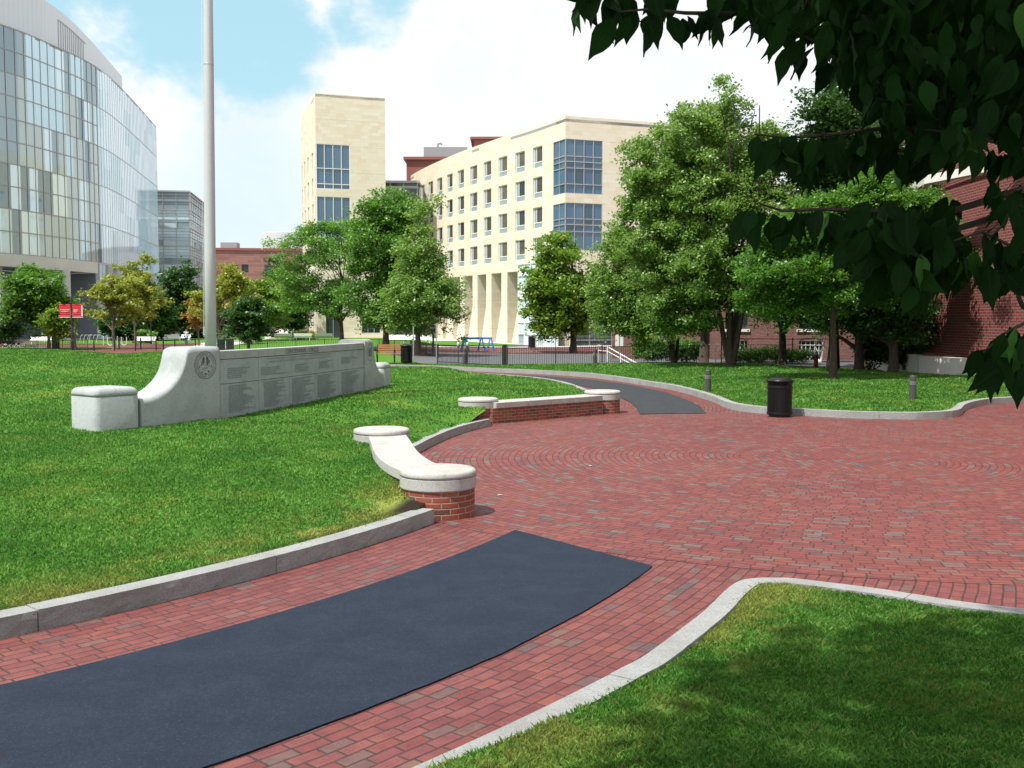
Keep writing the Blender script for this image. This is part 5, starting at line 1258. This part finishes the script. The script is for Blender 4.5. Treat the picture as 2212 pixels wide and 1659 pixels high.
x, y = W(1690, 902.5, 0); litter_bin((x, y + .27, .01), 'black slatted litter bin with flared rim on the bricks at the far kerb', 1.03, .3)
def small(px_, py_, z=None, d=None): 
    if d is not None: x_ = (px_-CX)/F*d; return (x_, d, G(x_, d) if z is None else z)
    x_, y_ = W(px_, py_, z); return (x_, y_, z)
litter_bin(small(878, 787, d=52.5, z=.12), 'black litter bin beside the timber bench beyond the left lawn', 1.05, 0, 30)
litter_bin(small(121, 745, d=97), 'black litter bin on the brick plaza near the glass building', 1.25, 0, 24)
litter_bin(small(293, 737, d=122), 'black litter bin between the two groups of bike racks', 1.2, 0, 20)
litter_bin(small(1149, 746, d=98), 'black litter bin outside the hall entrance', 1.25, 0, 20)

def bollard(loc, label, h=.66, r=.092):
    e = empty('path_light', loc, label, 'bollard light', 'louvred bollard lights along the lawns')
    MB().lathe([(r, -.05), (r, h*.60)], (0,0,0), 28).build('post', M['graybol'], e)
    for k in range(4):
        z = h*.615 + k*h*.045; MB().lathe([(r*.8, z), (r*1.02, z+.004), (r*1.02, z+h*.02), (r*.8, z+h*.028)], (0,0,0), 28).build('louvre_ring', M['groove'], e)
    MB().lathe([(r*.75, h*.60), (r*.75, h*.8)], (0,0,0), 20).build('lamp_core', M['black'], e)
    MB().lathe([(r, h*.80), (r, h-.012), (r*.93, h)], (0,0,0), 28).build('head', M['graybol'], e); return e
for px_, py_, d, lb, h in ((1974, 870, 27.4, 'dark louvred bollard light on the lawn near the right frame edge', .64), (1530, 823, 30.9, 'grey-brown louvred bollard light in front of the big birch', .66),
                          (1285, 795, 47.2, 'dark bollard light at the fence right of the gate post', .66), (1004, 786, 53.0, 'dark bollard light behind the left stretch of railing', .72)):
    x = (px_-CX)/F*d; z = lawn_far(x, d) if d < 50 else .08; bollard((x, d, z), lb, h)

def fence(name, pts, h, label, zf, group, pitch=.115, post=2.2, ends=True, pt=.018):
    P = Path(pts, 1); x0, y0 = pts[0]; e = empty(name, (x0, y0, zf(x0, y0)), label, 'fence', group); fx = rel(e); n = max(1, round(P.L/post)); L = P.L/n
    for i in range(n):
        mb = MB(); a, b = L*i, L*(i+1); xa, ya, _, _ = P(a); xb, yb, _, _ = P(b); za, zb = zf(xa, ya), zf(xb, yb)
        for zz in (.12, h-.02): mb.bar((xa, ya, za+zz), (xb, yb, zb+zz), .03, .03)
        k = max(1, int(L/pitch))
        for j in range(1, k):
            t_ = j/k; q = P(a + L*t_); zq = za+(zb-za)*t_; mb.box(q[0]-pt/2, q[0]+pt/2, q[1]-pt/2, q[1]+pt/2, zq+.04, zq+h+.02)
        fx(mb).build('picket_panel', M['black'], e)
    for i in range(n+1):
        q = P(min(L*i, P.L-1e-3)); z = zf(q[0], q[1]); fx(MB().box(q[0]-.025, q[0]+.025, q[1]-.025, q[1]+.025, z-.1, z+h+.05)).build('post', M['black'], e)
    return e
FG = 'black iron railings round the lawns'; zg = lambda x, y: G(x, y) + .02; zc = lambda x, y: .06
fence('iron_fence', [(-3.8, 52.4), (-1.06, 48.8), (-.45, 48.4)], .95, 'black iron railing left of the thick gate post', zc, FG)
fence('iron_fence', [(-.2, 48.35), (5.7, 50.6), (9.1, 51.4)], .95, 'black iron railing right of the gate post, in front of the road', lambda x, y: .04 + .05*sm(0, 9, x), FG)
fence('iron_fence', [(-4.5, 63), (-7.3, 74)], .80, 'black railing running away from the camera beside the elm tree', zg, FG, pitch=.14)
fence('iron_fence', [(-7.3, 74), (-10.3, 78), (-23.2, 79.5)], .80, 'long black railing behind the memorial wall', zg, FG, pitch=.14)
fence('iron_fence', [(-52, 93), (-38.3, 93)], .95, 'black railing at the far left in front of the brick plaza', zg, FG, pitch=.15)
fence('iron_fence', [(1.6, 86.5), (9.8, 86)], 1.1, 'distant black railing round the yellowing maple', zg, FG, pitch=.15)
fence('mesh_fence', [(11.3, 55.6), (26, 53.2)], 1.35, 'thin dark fence in front of the old brick wall', lambda x, y: -.05, None, pitch=3.6, post=3.6)
o = MB().box(-.09, .09, -.09, .09, 0, 1.08).box(-.11, .11, -.11, .11, 1.08, 1.14).build('gate_post', M['black']); o.location = (-.33, 48.38, 0); tag(o, 'thick square black gate post between two railings', 'post')
# slim posts on the plaza edge
PG = 'slim black posts along the plaza edge'
for px_, d, tall in ((300, 92, 1.15), (365, 92, 1.15), (432, 92, 1.15), (498, 93, 1.1), (558, 96, 1.0), (623, 98, .95), (380, 80, .85), (449, 80, .85), (521, 80, .85)):
    sx = px_/1.4756; x = (sx-CX)/F*d
    o = MB().lathe([(.06, -.05), (.06, tall-.03), (.045, tall)], (0,0,0), 14).build('plaza_post', M['black']); o.location = (x, d, G(x, d)+.45 if d < 90 else G(x, d)); 
    tag(o, ('taller' if d > 90 else 'short') + ' slim black post at the edge of the red brick plaza', 'post', PG if d > 90 else 'short black posts at the lawn edge')

# banner pole
x, d = (156.5-CX)/F*88, 88; bp = empty('banner_pole', (x, d, G(x, d)), 'black pole carrying two red banners at far left', 'banner pole')
MB().lathe([(.16, 0), (.15, 1.0), (.06, 1.05), (.045, 3.6), (.04, 4.7)], (0,0,0), 16).build('pole', M['black'], bp)
for sx, nm in ((-1, 'left'), (1, 'right')):
    b = MB(); w_ = .93; x0 = .08 if sx > 0 else -.08-w_; nn = 10
    for i in range(nn):
        for j in range(6):
            def q(i_, j_): u_, v_ = i_/nn, j_/6; return (x0+u_*w_, .03*math.sin(u_*9+v_*4)*(1 if sx < 0 else .3), 3.02+v_*1.08)
            b.quad([q(i, j), q(i+1, j), q(i+1, j+1), q(i, j+1)])
    o = b.build('banner', M['red'], bp, smooth=True); sd = o.modifiers.new('s', 'SOLIDIFY'); sd.thickness = .006
    MB().bar((-.0, 0, 4.12), (x0 + (w_ if sx > 0 else 0), 0, 4.12), .025).bar((0, 0, 2.96), (x0 + (w_ if sx > 0 else 0), 0, 2.96), .025).build('banner_arm', M['black'], bp)
    MB().box(x0, x0+w_, -.045, -.035, 2.98, 3.03).build('banner_hem', M['white'], o)
    if sx < 0:
        for tx_, z, w2 in (('NORTHEASTERN', 3.60, .80), ('UNIVERSITY', 3.46, .62)):
            v, f = text_mesh(tx_, w2, .09); mb = MB(); mb.v = [(x0+w_/2+p[0], -.045, z+p[1]) for p in v]; mb.f = f; mb.uv = [None]*len(f); mb.build('lettering', M['white'], o)
    else:
        mb = MB()
        for i, L in enumerate((.38, .36, .28)): mb.box(x0+.1, x0+.1+L, -.02, -.012, 3.62-i*.09, 3.65-i*.09)
        mb.box(x0+w_-.14, x0+w_-.06, -.02, -.012, 3.1, 4.0); mb.build('lettering', M['white'], o)
x, d = (485-CX)/F*104, 104; b2 = empty('banner_pole', (x, d, G(x, d)), 'narrow pole with a small red banner behind the flagpole', 'banner pole')
MB().lathe([(.05, 0), (.04, 4.6)], (0,0,0), 10).build('pole', M['black'], b2); MB().box(.05, .65, -.01, .01, 3.0, 4.3).build('banner', M['red'], b2); MB().box(.12, .58, -.02, -.012, 3.5, 3.75).build('lettering', M['white'], b2)
# lamp posts
def lamp(px_, d, h, label):
    x = (px_-CX)/F*d; e = empty('street_lamp', (x, d, G(x, d)), label, 'street lamp', 'globe street lamps')
    MB().lathe([(.12, 0), (.10, .5), (.06, .6), (.045, h-.5)], (0,0,0), 14).build('pole', M['black'], e)
    MB().lathe([(.06, h-.5), (.16, h-.4), (.19, h-.2), (.14, h-.02)], (0,0,0), 18).build('lamp_globe', M['white'], e, smooth=True)
    MB().lathe([(.2, h-.03), (.12, h+.06), (.02, h+.2)], (0,0,0), 18).build('lamp_cap', M['black'], e); return e
lamp(327, 118, 5.0, 'black lamp post with a white globe behind the yellow trees')
# bike racks
def rack(px_, d, label, kind, s=1.0):
    x = (px_-CX)/F*d; e = empty('bike_rack', (x, d, G(x, d)+.02), label, 'bike rack', 'bike racks on the plaza'); h = .95*s
    mb = MB()
    if kind == 'u':
        mb.tube([(-.55, 0, 0), (-.55, 0, h), (-.52, .05, h+.03)], .03, 8); pts = [(-.1, 0, h), (-.1, 0, .3)] + [(.18 - .28*math.cos(a), 0, .28-.25*math.sin(a)) for a in [math.pi*i/8 for i in range(1, 8)]] + [(.46, 0, .3), (.46, 0, h)]
        mb.tube(pts, .04, 8)
    else:
        for k in range(3): mb.tube([(-.5+.45*k, 0, 0), (-.42+.45*k, .0, h*.7), (-.3+.45*k, 0, h), (-.12+.45*k, 0, h*1.02), (-.05+.45*k, .2, h*.98)], .022, 6)
    mb.build('hoops', M['white'], e); return e
rack(238-3, 112, 'white U-shaped bike rack left of a tree trunk', 'u'); rack(265, 112, 'white U-shaped bike rack next to the white bench', 'u')
rack(182, 124, 'slanted hoop bike rack under the blue-grey wall, left one', 'h'); rack(202, 124, 'slanted hoop bike rack under the blue-grey wall, right one', 'h')
# benches
def bench(px_, d, label, L=2.0, rz=0, mat='white', z=None, name='metal_bench', s=1.0):
    x = (px_-CX)/F*d; e = empty(name, (x, d, G(x, d)+.03 if z is None else z), label, 'bench', 'pale metal benches', rz)
    prof = [(-.28, .42), (-.1, .40), (.08, .42), (.16, .60), (.20, .86)]; mb = MB()
    for (a, b), (c, d_) in zip(prof, prof[1:]): mb.quad([(-L/2, a*s, b*s), (L/2, a*s, b*s), (L/2, c*s, d_*s), (-L/2, c*s, d_*s)])
    o = mb.build('seat_and_back', M[mat], e); q = o.modifiers.new('s', 'SOLIDIFY'); q.thickness = .03
    for u_ in (-L*.38, L*.38): MB().tube([(u_, -.22*s, 0), (u_, -.2*s, .38*s)], .03, 8).tube([(u_, .16*s, 0), (u_, .1*s, .38*s)], .03, 8).build('leg', M[mat], e)
    return e
bench(315, 118, 'pale metal bench under the yellow trees', 2.3, .05)
bench(88, 118, 'pale bench in front of the glass building doors', 2.4, 0)
bench(400, 132, 'small grey bench in the shaded grove', 1.8, -.6)
for px_, lb in ((613, 'grey bench, left of three at the foot of the limestone tower'), (655, 'white-topped bench, middle of three at the foot of the limestone tower'), (700, 'grey bench, right of three at the foot of the limestone tower')):
    bench(px_, 110, lb, 1.9, math.pi, 'white' if px_ == 655 else 'steel', z=0)
for px_, lb in ((854, 'white bench, leftmost of three beyond the long railing'), (886, 'white bench, middle of three beyond the long railing'), (915, 'white bench, rightmost of three beyond the long railing')):
    bench(px_, 100, lb, 1.62, 0.02, 'white', z=.0)
# timber bench
x, d = (852-CX)/F*53, 53; tbn = empty('timber_bench', (x, d, .12), 'timber slatted park bench with black iron arms beside a litter bin', 'bench', None, .05)
mb = MB()
for k in range(4): mb.box(-.85, .85, -.30+k*.11, -.21+k*.11, .42, .45)
mb.build('seat', M['wood'], tbn); mb = MB()
for k in range(4): mb.box(-.85, .85, .17+k*.03, .20+k*.03, .50+k*.11, .59+k*.11)
mb.build('backrest', M['wood'], tbn)
for u_ in (-.88, 0, .88): MB().tube([(u_, -.32, 0), (u_, -.25, .2), (u_, -.28, .42), (u_, .12, .42), (u_, .3, .92)], .025, 6).tube([(u_, .30, 0), (u_, .12, .42)], .025, 6).tube([(u_, -.3, .42), (u_, -.32, .64), (u_, .0, .67), (u_, .2, .62)], .02, 6).build('iron_frame', M['black'], tbn)
# blue trestles
for px_, d, lb, L in ((1005, 79, 'small pale blue trestle on the road, left of the larger one', .5), (1030, 80, 'bright blue timber barricade trestle on the road', 2.4)):
    x = (px_-CX)/F*d; e = empty('trestle', (x, d, G(x, d)+.05), lb, 'barricade', 'blue trestles', .1)
    MB().box(-L/2, L/2, -.06, .06, .92, 1.08).build('top_beam', M['blue'], e)
    for u_ in ((-L*.4, L*.15, L*.45) if L > 1 else (0,)):
        mb = MB()
        for sx, sy in ((-1, -1), (1, -1), (-1, 1), (1, 1)): mb.bar((u_+sx*.28, sy*.25, 0), (u_+sx*.06, sy*.05, .93), .07)
        mb.box(u_-.2, u_+.2, -.17, -.13, .4, .48); mb.build('legs', M['blue'], e)
# signs
x, d = (1338-CX)/F*53.5, 53.5; sg = empty('road_sign', (x, d, -.02), 'back of a white traffic sign on a thin post at the handrail', 'sign')
MB().box(-.02, .02, -.02, .02, 0, 1.75).build('post', M['steel'], sg)
MB().box(-.22, -.02, -.04, -.025, .95, 1.55).build('sign_panel', M['white'], sg, bevel=.01); MB().box(.03, .20, -.04, -.025, .95, 1.55).build('sign_panel', M['white'], sg, bevel=.01)
x, d = (936-CX)/F*70, 70; sg = empty('road_sign', (x, d, G(x, d)), 'small square sign on a black post under the trees left of the piers', 'sign')
MB().lathe([(.07, 0), (.06, 1.9), (.04, 2.6)], (0,0,0), 10).build('post', M['black'], sg); MB().box(-.18, .18, -.09, -.075, 1.45, 1.85).build('sign_panel', M['white'], sg); MB().box(-.13, .13, -.1, -.092, 1.52, 1.72).build('sign_symbol', M['ink'], sg); MB().box(-.18, .18, -.09, -.075, 1.87, 1.97).build('sign_heading', M['copper'], sg)
for px_, d, h, lb in ((943, 57, 2.1, 'thin pale grey sign post beside the elm tree'), (893, 60, 1.9, 'thin grey post left of the elm trunk')):
    x = (px_-CX)/F*d; o = MB().box(-.03, .03, -.03, .03, 0, h).build('sign_post', M['steel']); o.location = (x, d, .02); tag(o, lb, 'post')
# parking meters by the railing
for px_, lb in ((990, 'left grey twin-headed parking meter behind the railing'), (1010, 'right grey twin-headed parking meter behind the railing')):
    x = (px_-CX)/F*55; e = empty('parking_meter', (x, 55, 0), lb, 'parking meter', 'parking meters behind the railing')
    MB().tube([(0, 0, 0), (0, 0, .85)], .03, 8).build('post', M['graybol'], e)
    MB().lathe([(.04, .82), (.085, .9), (.09, 1.0), (.05, 1.1), (.01, 1.12)], (0, 0, 0), 14).build('meter_head', M['steel'], e, smooth=True)
# handrail on steps
hr = empty('handrail', (6.2, 58, -.1), 'pale tubular handrail sloping down the steps beside the hedge', 'handrail'); fx = rel(hr)
for oy in (0, 1.1):
    a, b, c, dd = WD(1292, 746, 58+oy), WD(1312, 749, 58+oy), WD(1372, 783, 55+oy), WD(1396, 789, 54+oy)
    a2, b2_, c2_ = WD(1292, 757, 58+oy), WD(1312, 759, 58+oy), WD(1372, 791, 55+oy)
    fx(MB().tube([a2, a, b, c, dd], .035, 8)).build('rail', M['white'], hr); fx(MB().tube([a2, b2_, c2_], .03, 8)).build('lower_rail', M['white'], hr)
    for q in (a, b, (b+c)/2, c): fx(MB().tube([q, (q.x, q.y, -.15)], .03, 8)).build('baluster', M['white'], hr)
# ramp railings by the old building
rr = empty('ramp_railing', (12, 56, -.1), 'grey metal ramp railing in front of the arched basement windows', 'railing'); fx = rel(rr); mb = MB()
for z in (.15, .4, .65, .95): mb.bar((9.4, 57, z), (15.8, 55.9, z), .035)
for k in range(8): mb.bar((9.4+.91*k, 57-.157*k, -.15), (9.4+.91*k, 57-.157*k, .97), .04)
fx(mb).build('rails', M['steel'], rr)
# hydrant
x, d = (1763-CX)/F*50, 50; hy = empty('fire_hydrant', (x, d, .02), 'dark red fire hydrant in the shade near the white birch stems', 'hydrant')
MB().lathe([(.16, 0), (.16, .05), (.10, .07), (.11, .5), (.14, .52), (.13, .6)], (0,0,0), 18).build('barrel', M['redpaint'], hy); MB().lathe([(.13, .6), (.10, .70), (.04, .75), (.03, .82)], (0,0,0), 18).build('bonnet', M['steel'], hy, smooth=True)
MB().tube([(-.2, 0, .45), (.2, 0, .45)], .055, 12).build('side_outlets', M['redpaint'], hy)
o = sheet('pavement', [(12, 49), (16.5, 48.5), (16, 50), (12.5, 50.4)], M['tactile'], .02)
# newspaper boxes beyond the memorial
for px_, lb in ((478, 'black newspaper box beyond the memorial wall, left one'), (497, 'black newspaper box beyond the memorial wall, right one')):
    x = (px_-CX)/F*72; e = empty('newspaper_box', (x, 72, G(x, 72)), lb, 'newspaper box', 'newspaper boxes'); MB().box(-.24, .24, -.2, .2, .3, 1.15).build('box', M['black'], e, bevel=.03); MB().box(-.18, .18, -.215, -.203, .75, 1.05).build('window', M['gl_dark'], e)
    for u_ in (-.18, .18): MB().box(u_-.02, u_+.02, -.15, .15, 0, .3).build('leg', M['black'], e)
# white flower bed
x, d = (45-CX)/F*100, 100; g_ = np.random.default_rng(5); P = np.stack([g_.uniform(-1.6, 1.6, 500), g_.uniform(-.4, .4, 500), g_.uniform(.15, .45, 500)], 1) + np.array([x, d, G(x, d)])
V, F_ = leafcloud(P, .16, 3); o = np_mesh('flower_bed', V, F_, M['flower']); tag(o, 'bed of white flowers behind the far left railing', 'flowers', kind='stuff')
# round red plaque on the blue-grey wall
x = (264-CX)/F*155; o = MB().lathe([(.5, 0), (.5, .08)], (0,0,0), 24).build('wall_plaque', M['copper']); o.location = (x, 155.0, 2.3 - 37/2225*155 + .6); o.rotation_euler = (R(90), 0, 0); tag(o, 'round dark red plaque on the blue-grey wall', 'plaque')
# floodlight-like object on the hall's roof edge
# fallen bits on the bricks
for i, (px_, py_) in enumerate(((1080, 1068), (1275, 1005))):
    x, y = W(px_, py_, .02)
    o = MB().quad([(-.04, -.015, 0), (.03, -.02, .004), (.045, .012, 0), (-.015, .015, .006)]).build('paper_scrap', M['concrete']); o.location = (x, y, .014); o.rotation_euler = (0, 0, i); tag(o, ['pale scrap lying right of the nearest pier', 'small pale scrap lying among the ring bricks'][i], 'litter')

# ------------------------------------------------------------ people
def skin_mesh(name, joints, edges, radii, mat, parent, lvl=2):
    me = bpy.data.meshes.new(name); me.from_pydata(joints, edges, []); me.materials.append(mat); o = bpy.data.objects.new(name, me); COL.objects.link(o); o.parent = parent
    o.modifiers.new('skin', 'SKIN'); sd = o.modifiers.new('sub', 'SUBSURF'); sd.levels = sd.render_levels = lvl
    for i, r in enumerate(radii): me.skin_vertices[0].data[i].radius = (r, r) if not isinstance(r, tuple) else r
    me.skin_vertices[0].data[0].use_root = True; return o
def person(loc, rz, label, shirt, trousers, stride=.16, sit=False):
    e = empty('person', loc, label, 'person', None, rz)
    hipz = .50 if sit else .93; k = hipz
    if sit: L = [(-.09, -.42, .48), (-.09, -.45, .07), (-.09, -.55, .03)]; Rr = [(.09, -.42, .48), (.09, -.43, .07), (.09, -.53, .03)]
    else: L = [(-.10, .10*stride/.16, .50), (-.11, stride*.2, .08), (-.11, stride*.2+.14, .03)]; Rr = [(.10, -.02, .49), (.10, -stride*1.3, .10), (.10, -stride*1.3+.13, .04)]
    J = [(0, 0, k), (0, 0, k+.25), (0, .0, k+.47), (0, .01, k+.57), (0, .03, k+.66), (0, .03, k+.76),
         (-.10, 0, k-.06), *L, (.10, 0, k-.06), *Rr, (-.19, 0, k+.46), (-.24, .03, k+.18), (-.25, .10, k-.05), (-.25, .12, k-.14), (.19, 0, k+.46), (.25, -.01, k+.18), (.27, .03, k-.06), (.27, .04, k-.15)]
    E = [(0,1),(1,2),(2,3),(3,4),(4,5),(0,6),(6,7),(7,8),(8,9),(0,10),(10,11),(11,12),(12,13),(2,14),(14,15),(15,16),(16,17),(2,18),(18,19),(19,20),(20,21)]
    r = [.13, .12, .13, .055, .095, .085, .09, .06, .042, .035, .09, .06, .042, .035, .055, .04, .028, .035, .055, .04, .028, .035]
    b = skin_mesh('body', J, E, r, M['skin'], e)
    skin_mesh('shirt', [J[0], J[1], J[2], J[14], (J[14][0]*1.15, .015, k+.32), J[18], (J[18][0]*1.18, -.005, k+.32), (0, 0, k-.04)], [(0,1),(1,2),(2,3),(3,4),(2,5),(5,6),(0,7)], [.155, .15, .155, .085, .07, .085, .07, .155], M[shirt], e)
    skin_mesh('trousers', [J[0], J[6], J[7], J[8], J[10], J[11], J[12]], [(0,1),(1,2),(2,3),(0,4),(4,5),(5,6)], [.145, .105, .078, .062, .105, .078, .062], M[trousers], e)
    skin_mesh('hair', [(0, .0, k+.72), (0, .0, k+.80)], [(0,1)], [.10, .085], M['hair'], e)
    return e
d = 112; x = (403-CX)/F*d
pe = person((x, d, G(x, d)+.04), math.pi*0 + .1, 'person walking away in a white t-shirt and blue jeans carrying a white bag', 'shirt', 'jeans')
o = MB().lathe([(.02, .0), (.13, .04), (.15, .2), (.09, .34), (.02, .42)], (0,0,0), 14).build('carrier_bag', M['bag']); o.location = (x+.30, d, G(x, d)+.38); tag(o, 'white plastic carrier bag in the walking person\'s hand', 'bag')
d = 118; x = (23-CX)/F*d; person((x, d, G(x, d)+.03), 2.6, 'person in a pale top standing by the doors at the left edge', 'shirt', 'hair')
d = 119; x = (390/1*1-CX+90-0)/F*d if False else (324-CX)/F*d
# ------------------------------------------------------------ light
SUN_AZ = math.atan2(-.74, -.67)    # compass bearing the light comes from
EL = R(60)
sl = bpy.data.lights.new('sun', 'SUN'); sl.energy = 4.0; sl.angle = R(.55); sl.color = (1, .955, .88)
so = bpy.data.objects.new('sun', sl); COL.objects.link(so)
dv = Vector((.741*math.cos(EL), .671*math.cos(EL), -math.sin(EL))).normalized()
so.rotation_euler = dv.to_track_quat('-Z', 'Y').to_euler(); so.location = (-20, -20, 40)
w = bpy.data.worlds.new('World'); scene.world = w; w.use_nodes = True; nt = w.node_tree; nt.nodes.clear()
class WN(NT):
    def __init__(s, t): s.t = t; s.out = s.n('ShaderNodeOutputWorld')
t = WN(nt)
sky = t.n('ShaderNodeTexSky', sky_type='NISHITA', sun_disc=False, sun_elevation=EL, sun_rotation=math.atan2(-.74, -.67) , air_density=1.0, dust_density=.6, ozone_density=1.2)
gen = t.n('ShaderNodeTexCoord').outputs['Generated']; d = t.sep(gen)
def gap(px, py, r0, r1):
    v = Vector(ray(px, py)).normalized()
    dp = t.n('ShaderNodeVectorMath', operation='DOT_PRODUCT'); t.set(dp.inputs[0], gen); dp.inputs[1].default_value = v
    return t.mr(dp.outputs['Value'], math.cos(R(r1)), math.cos(R(r0)))
zz = t.math('MAXIMUM', d[2], .04)
pv = t.comb(t.math('DIVIDE', d[0], zz), t.math('DIVIDE', d[1], zz), 0.0)
n1 = t.noise(2.6, 8, .58, vec=t.comb(d[0], d[1], t.math('MULTIPLY', d[2], 1.9)), dist=.25)
n2 = t.noise(9.0, 6, .62, vec=gen)
base = t.math('ADD', t.math('MULTIPLY', n1, .75), t.math('MULTIPLY', n2, .35))
gaps = t.math('MAXIMUM', gap(560, 90, 1, 6.6), t.math('MULTIPLY', gap(520, 250, 0, 3.5), .6))
gaps = t.math('MAXIMUM', gaps, t.math('MULTIPLY', gap(790, 20, 0, 4.5), .9))
gaps = t.math('MAXIMUM', gaps, t.math('MULTIPLY', gap(250, -150, 4, 16), 1.0))
gaps = t.math('MAXIMUM', gaps, t.math('MULTIPLY', gap(-1500, -600, 5, 35), .7))
cov = t.mr(t.math('SUBTRACT', base, t.math('MULTIPLY', gaps, .29)), .25, .36)
thin = t.math('MULTIPLY', t.mr(t.math('SUBTRACT', n2, t.math('MULTIPLY', gap(560, 480, 2, 9), .0)), .3, .7), 1.0)
cloud = t.mix(thin, (.54, .57, .60), (.64, .645, .65))
cloud = t.mix(t.math('MULTIPLY', gap(560, 450, 1, 7), .6), cloud, (.42, .54, .60))
sk = t.mix(1.0, sky.outputs[0], (.088, .088, .088), 'MULTIPLY')
sk = t.mix(.66, sk, (.34, .56, .61))
colr = t.mix(cov, sk, cloud)
bg = t.n('ShaderNodeBackground'); t.set(bg.inputs[0], colr); bg.inputs[1].default_value = 1.0
nt.links.new(bg.outputs[0], t.out.inputs[0])
vs = scene.view_settings; vs.view_transform = 'Standard'; vs.look = 'None'; vs.gamma = 1; vs.exposure = .78
scene.render.engine = 'CYCLES'
scene.cycles.max_bounces = 6; scene.cycles.transparent_max_bounces = 4
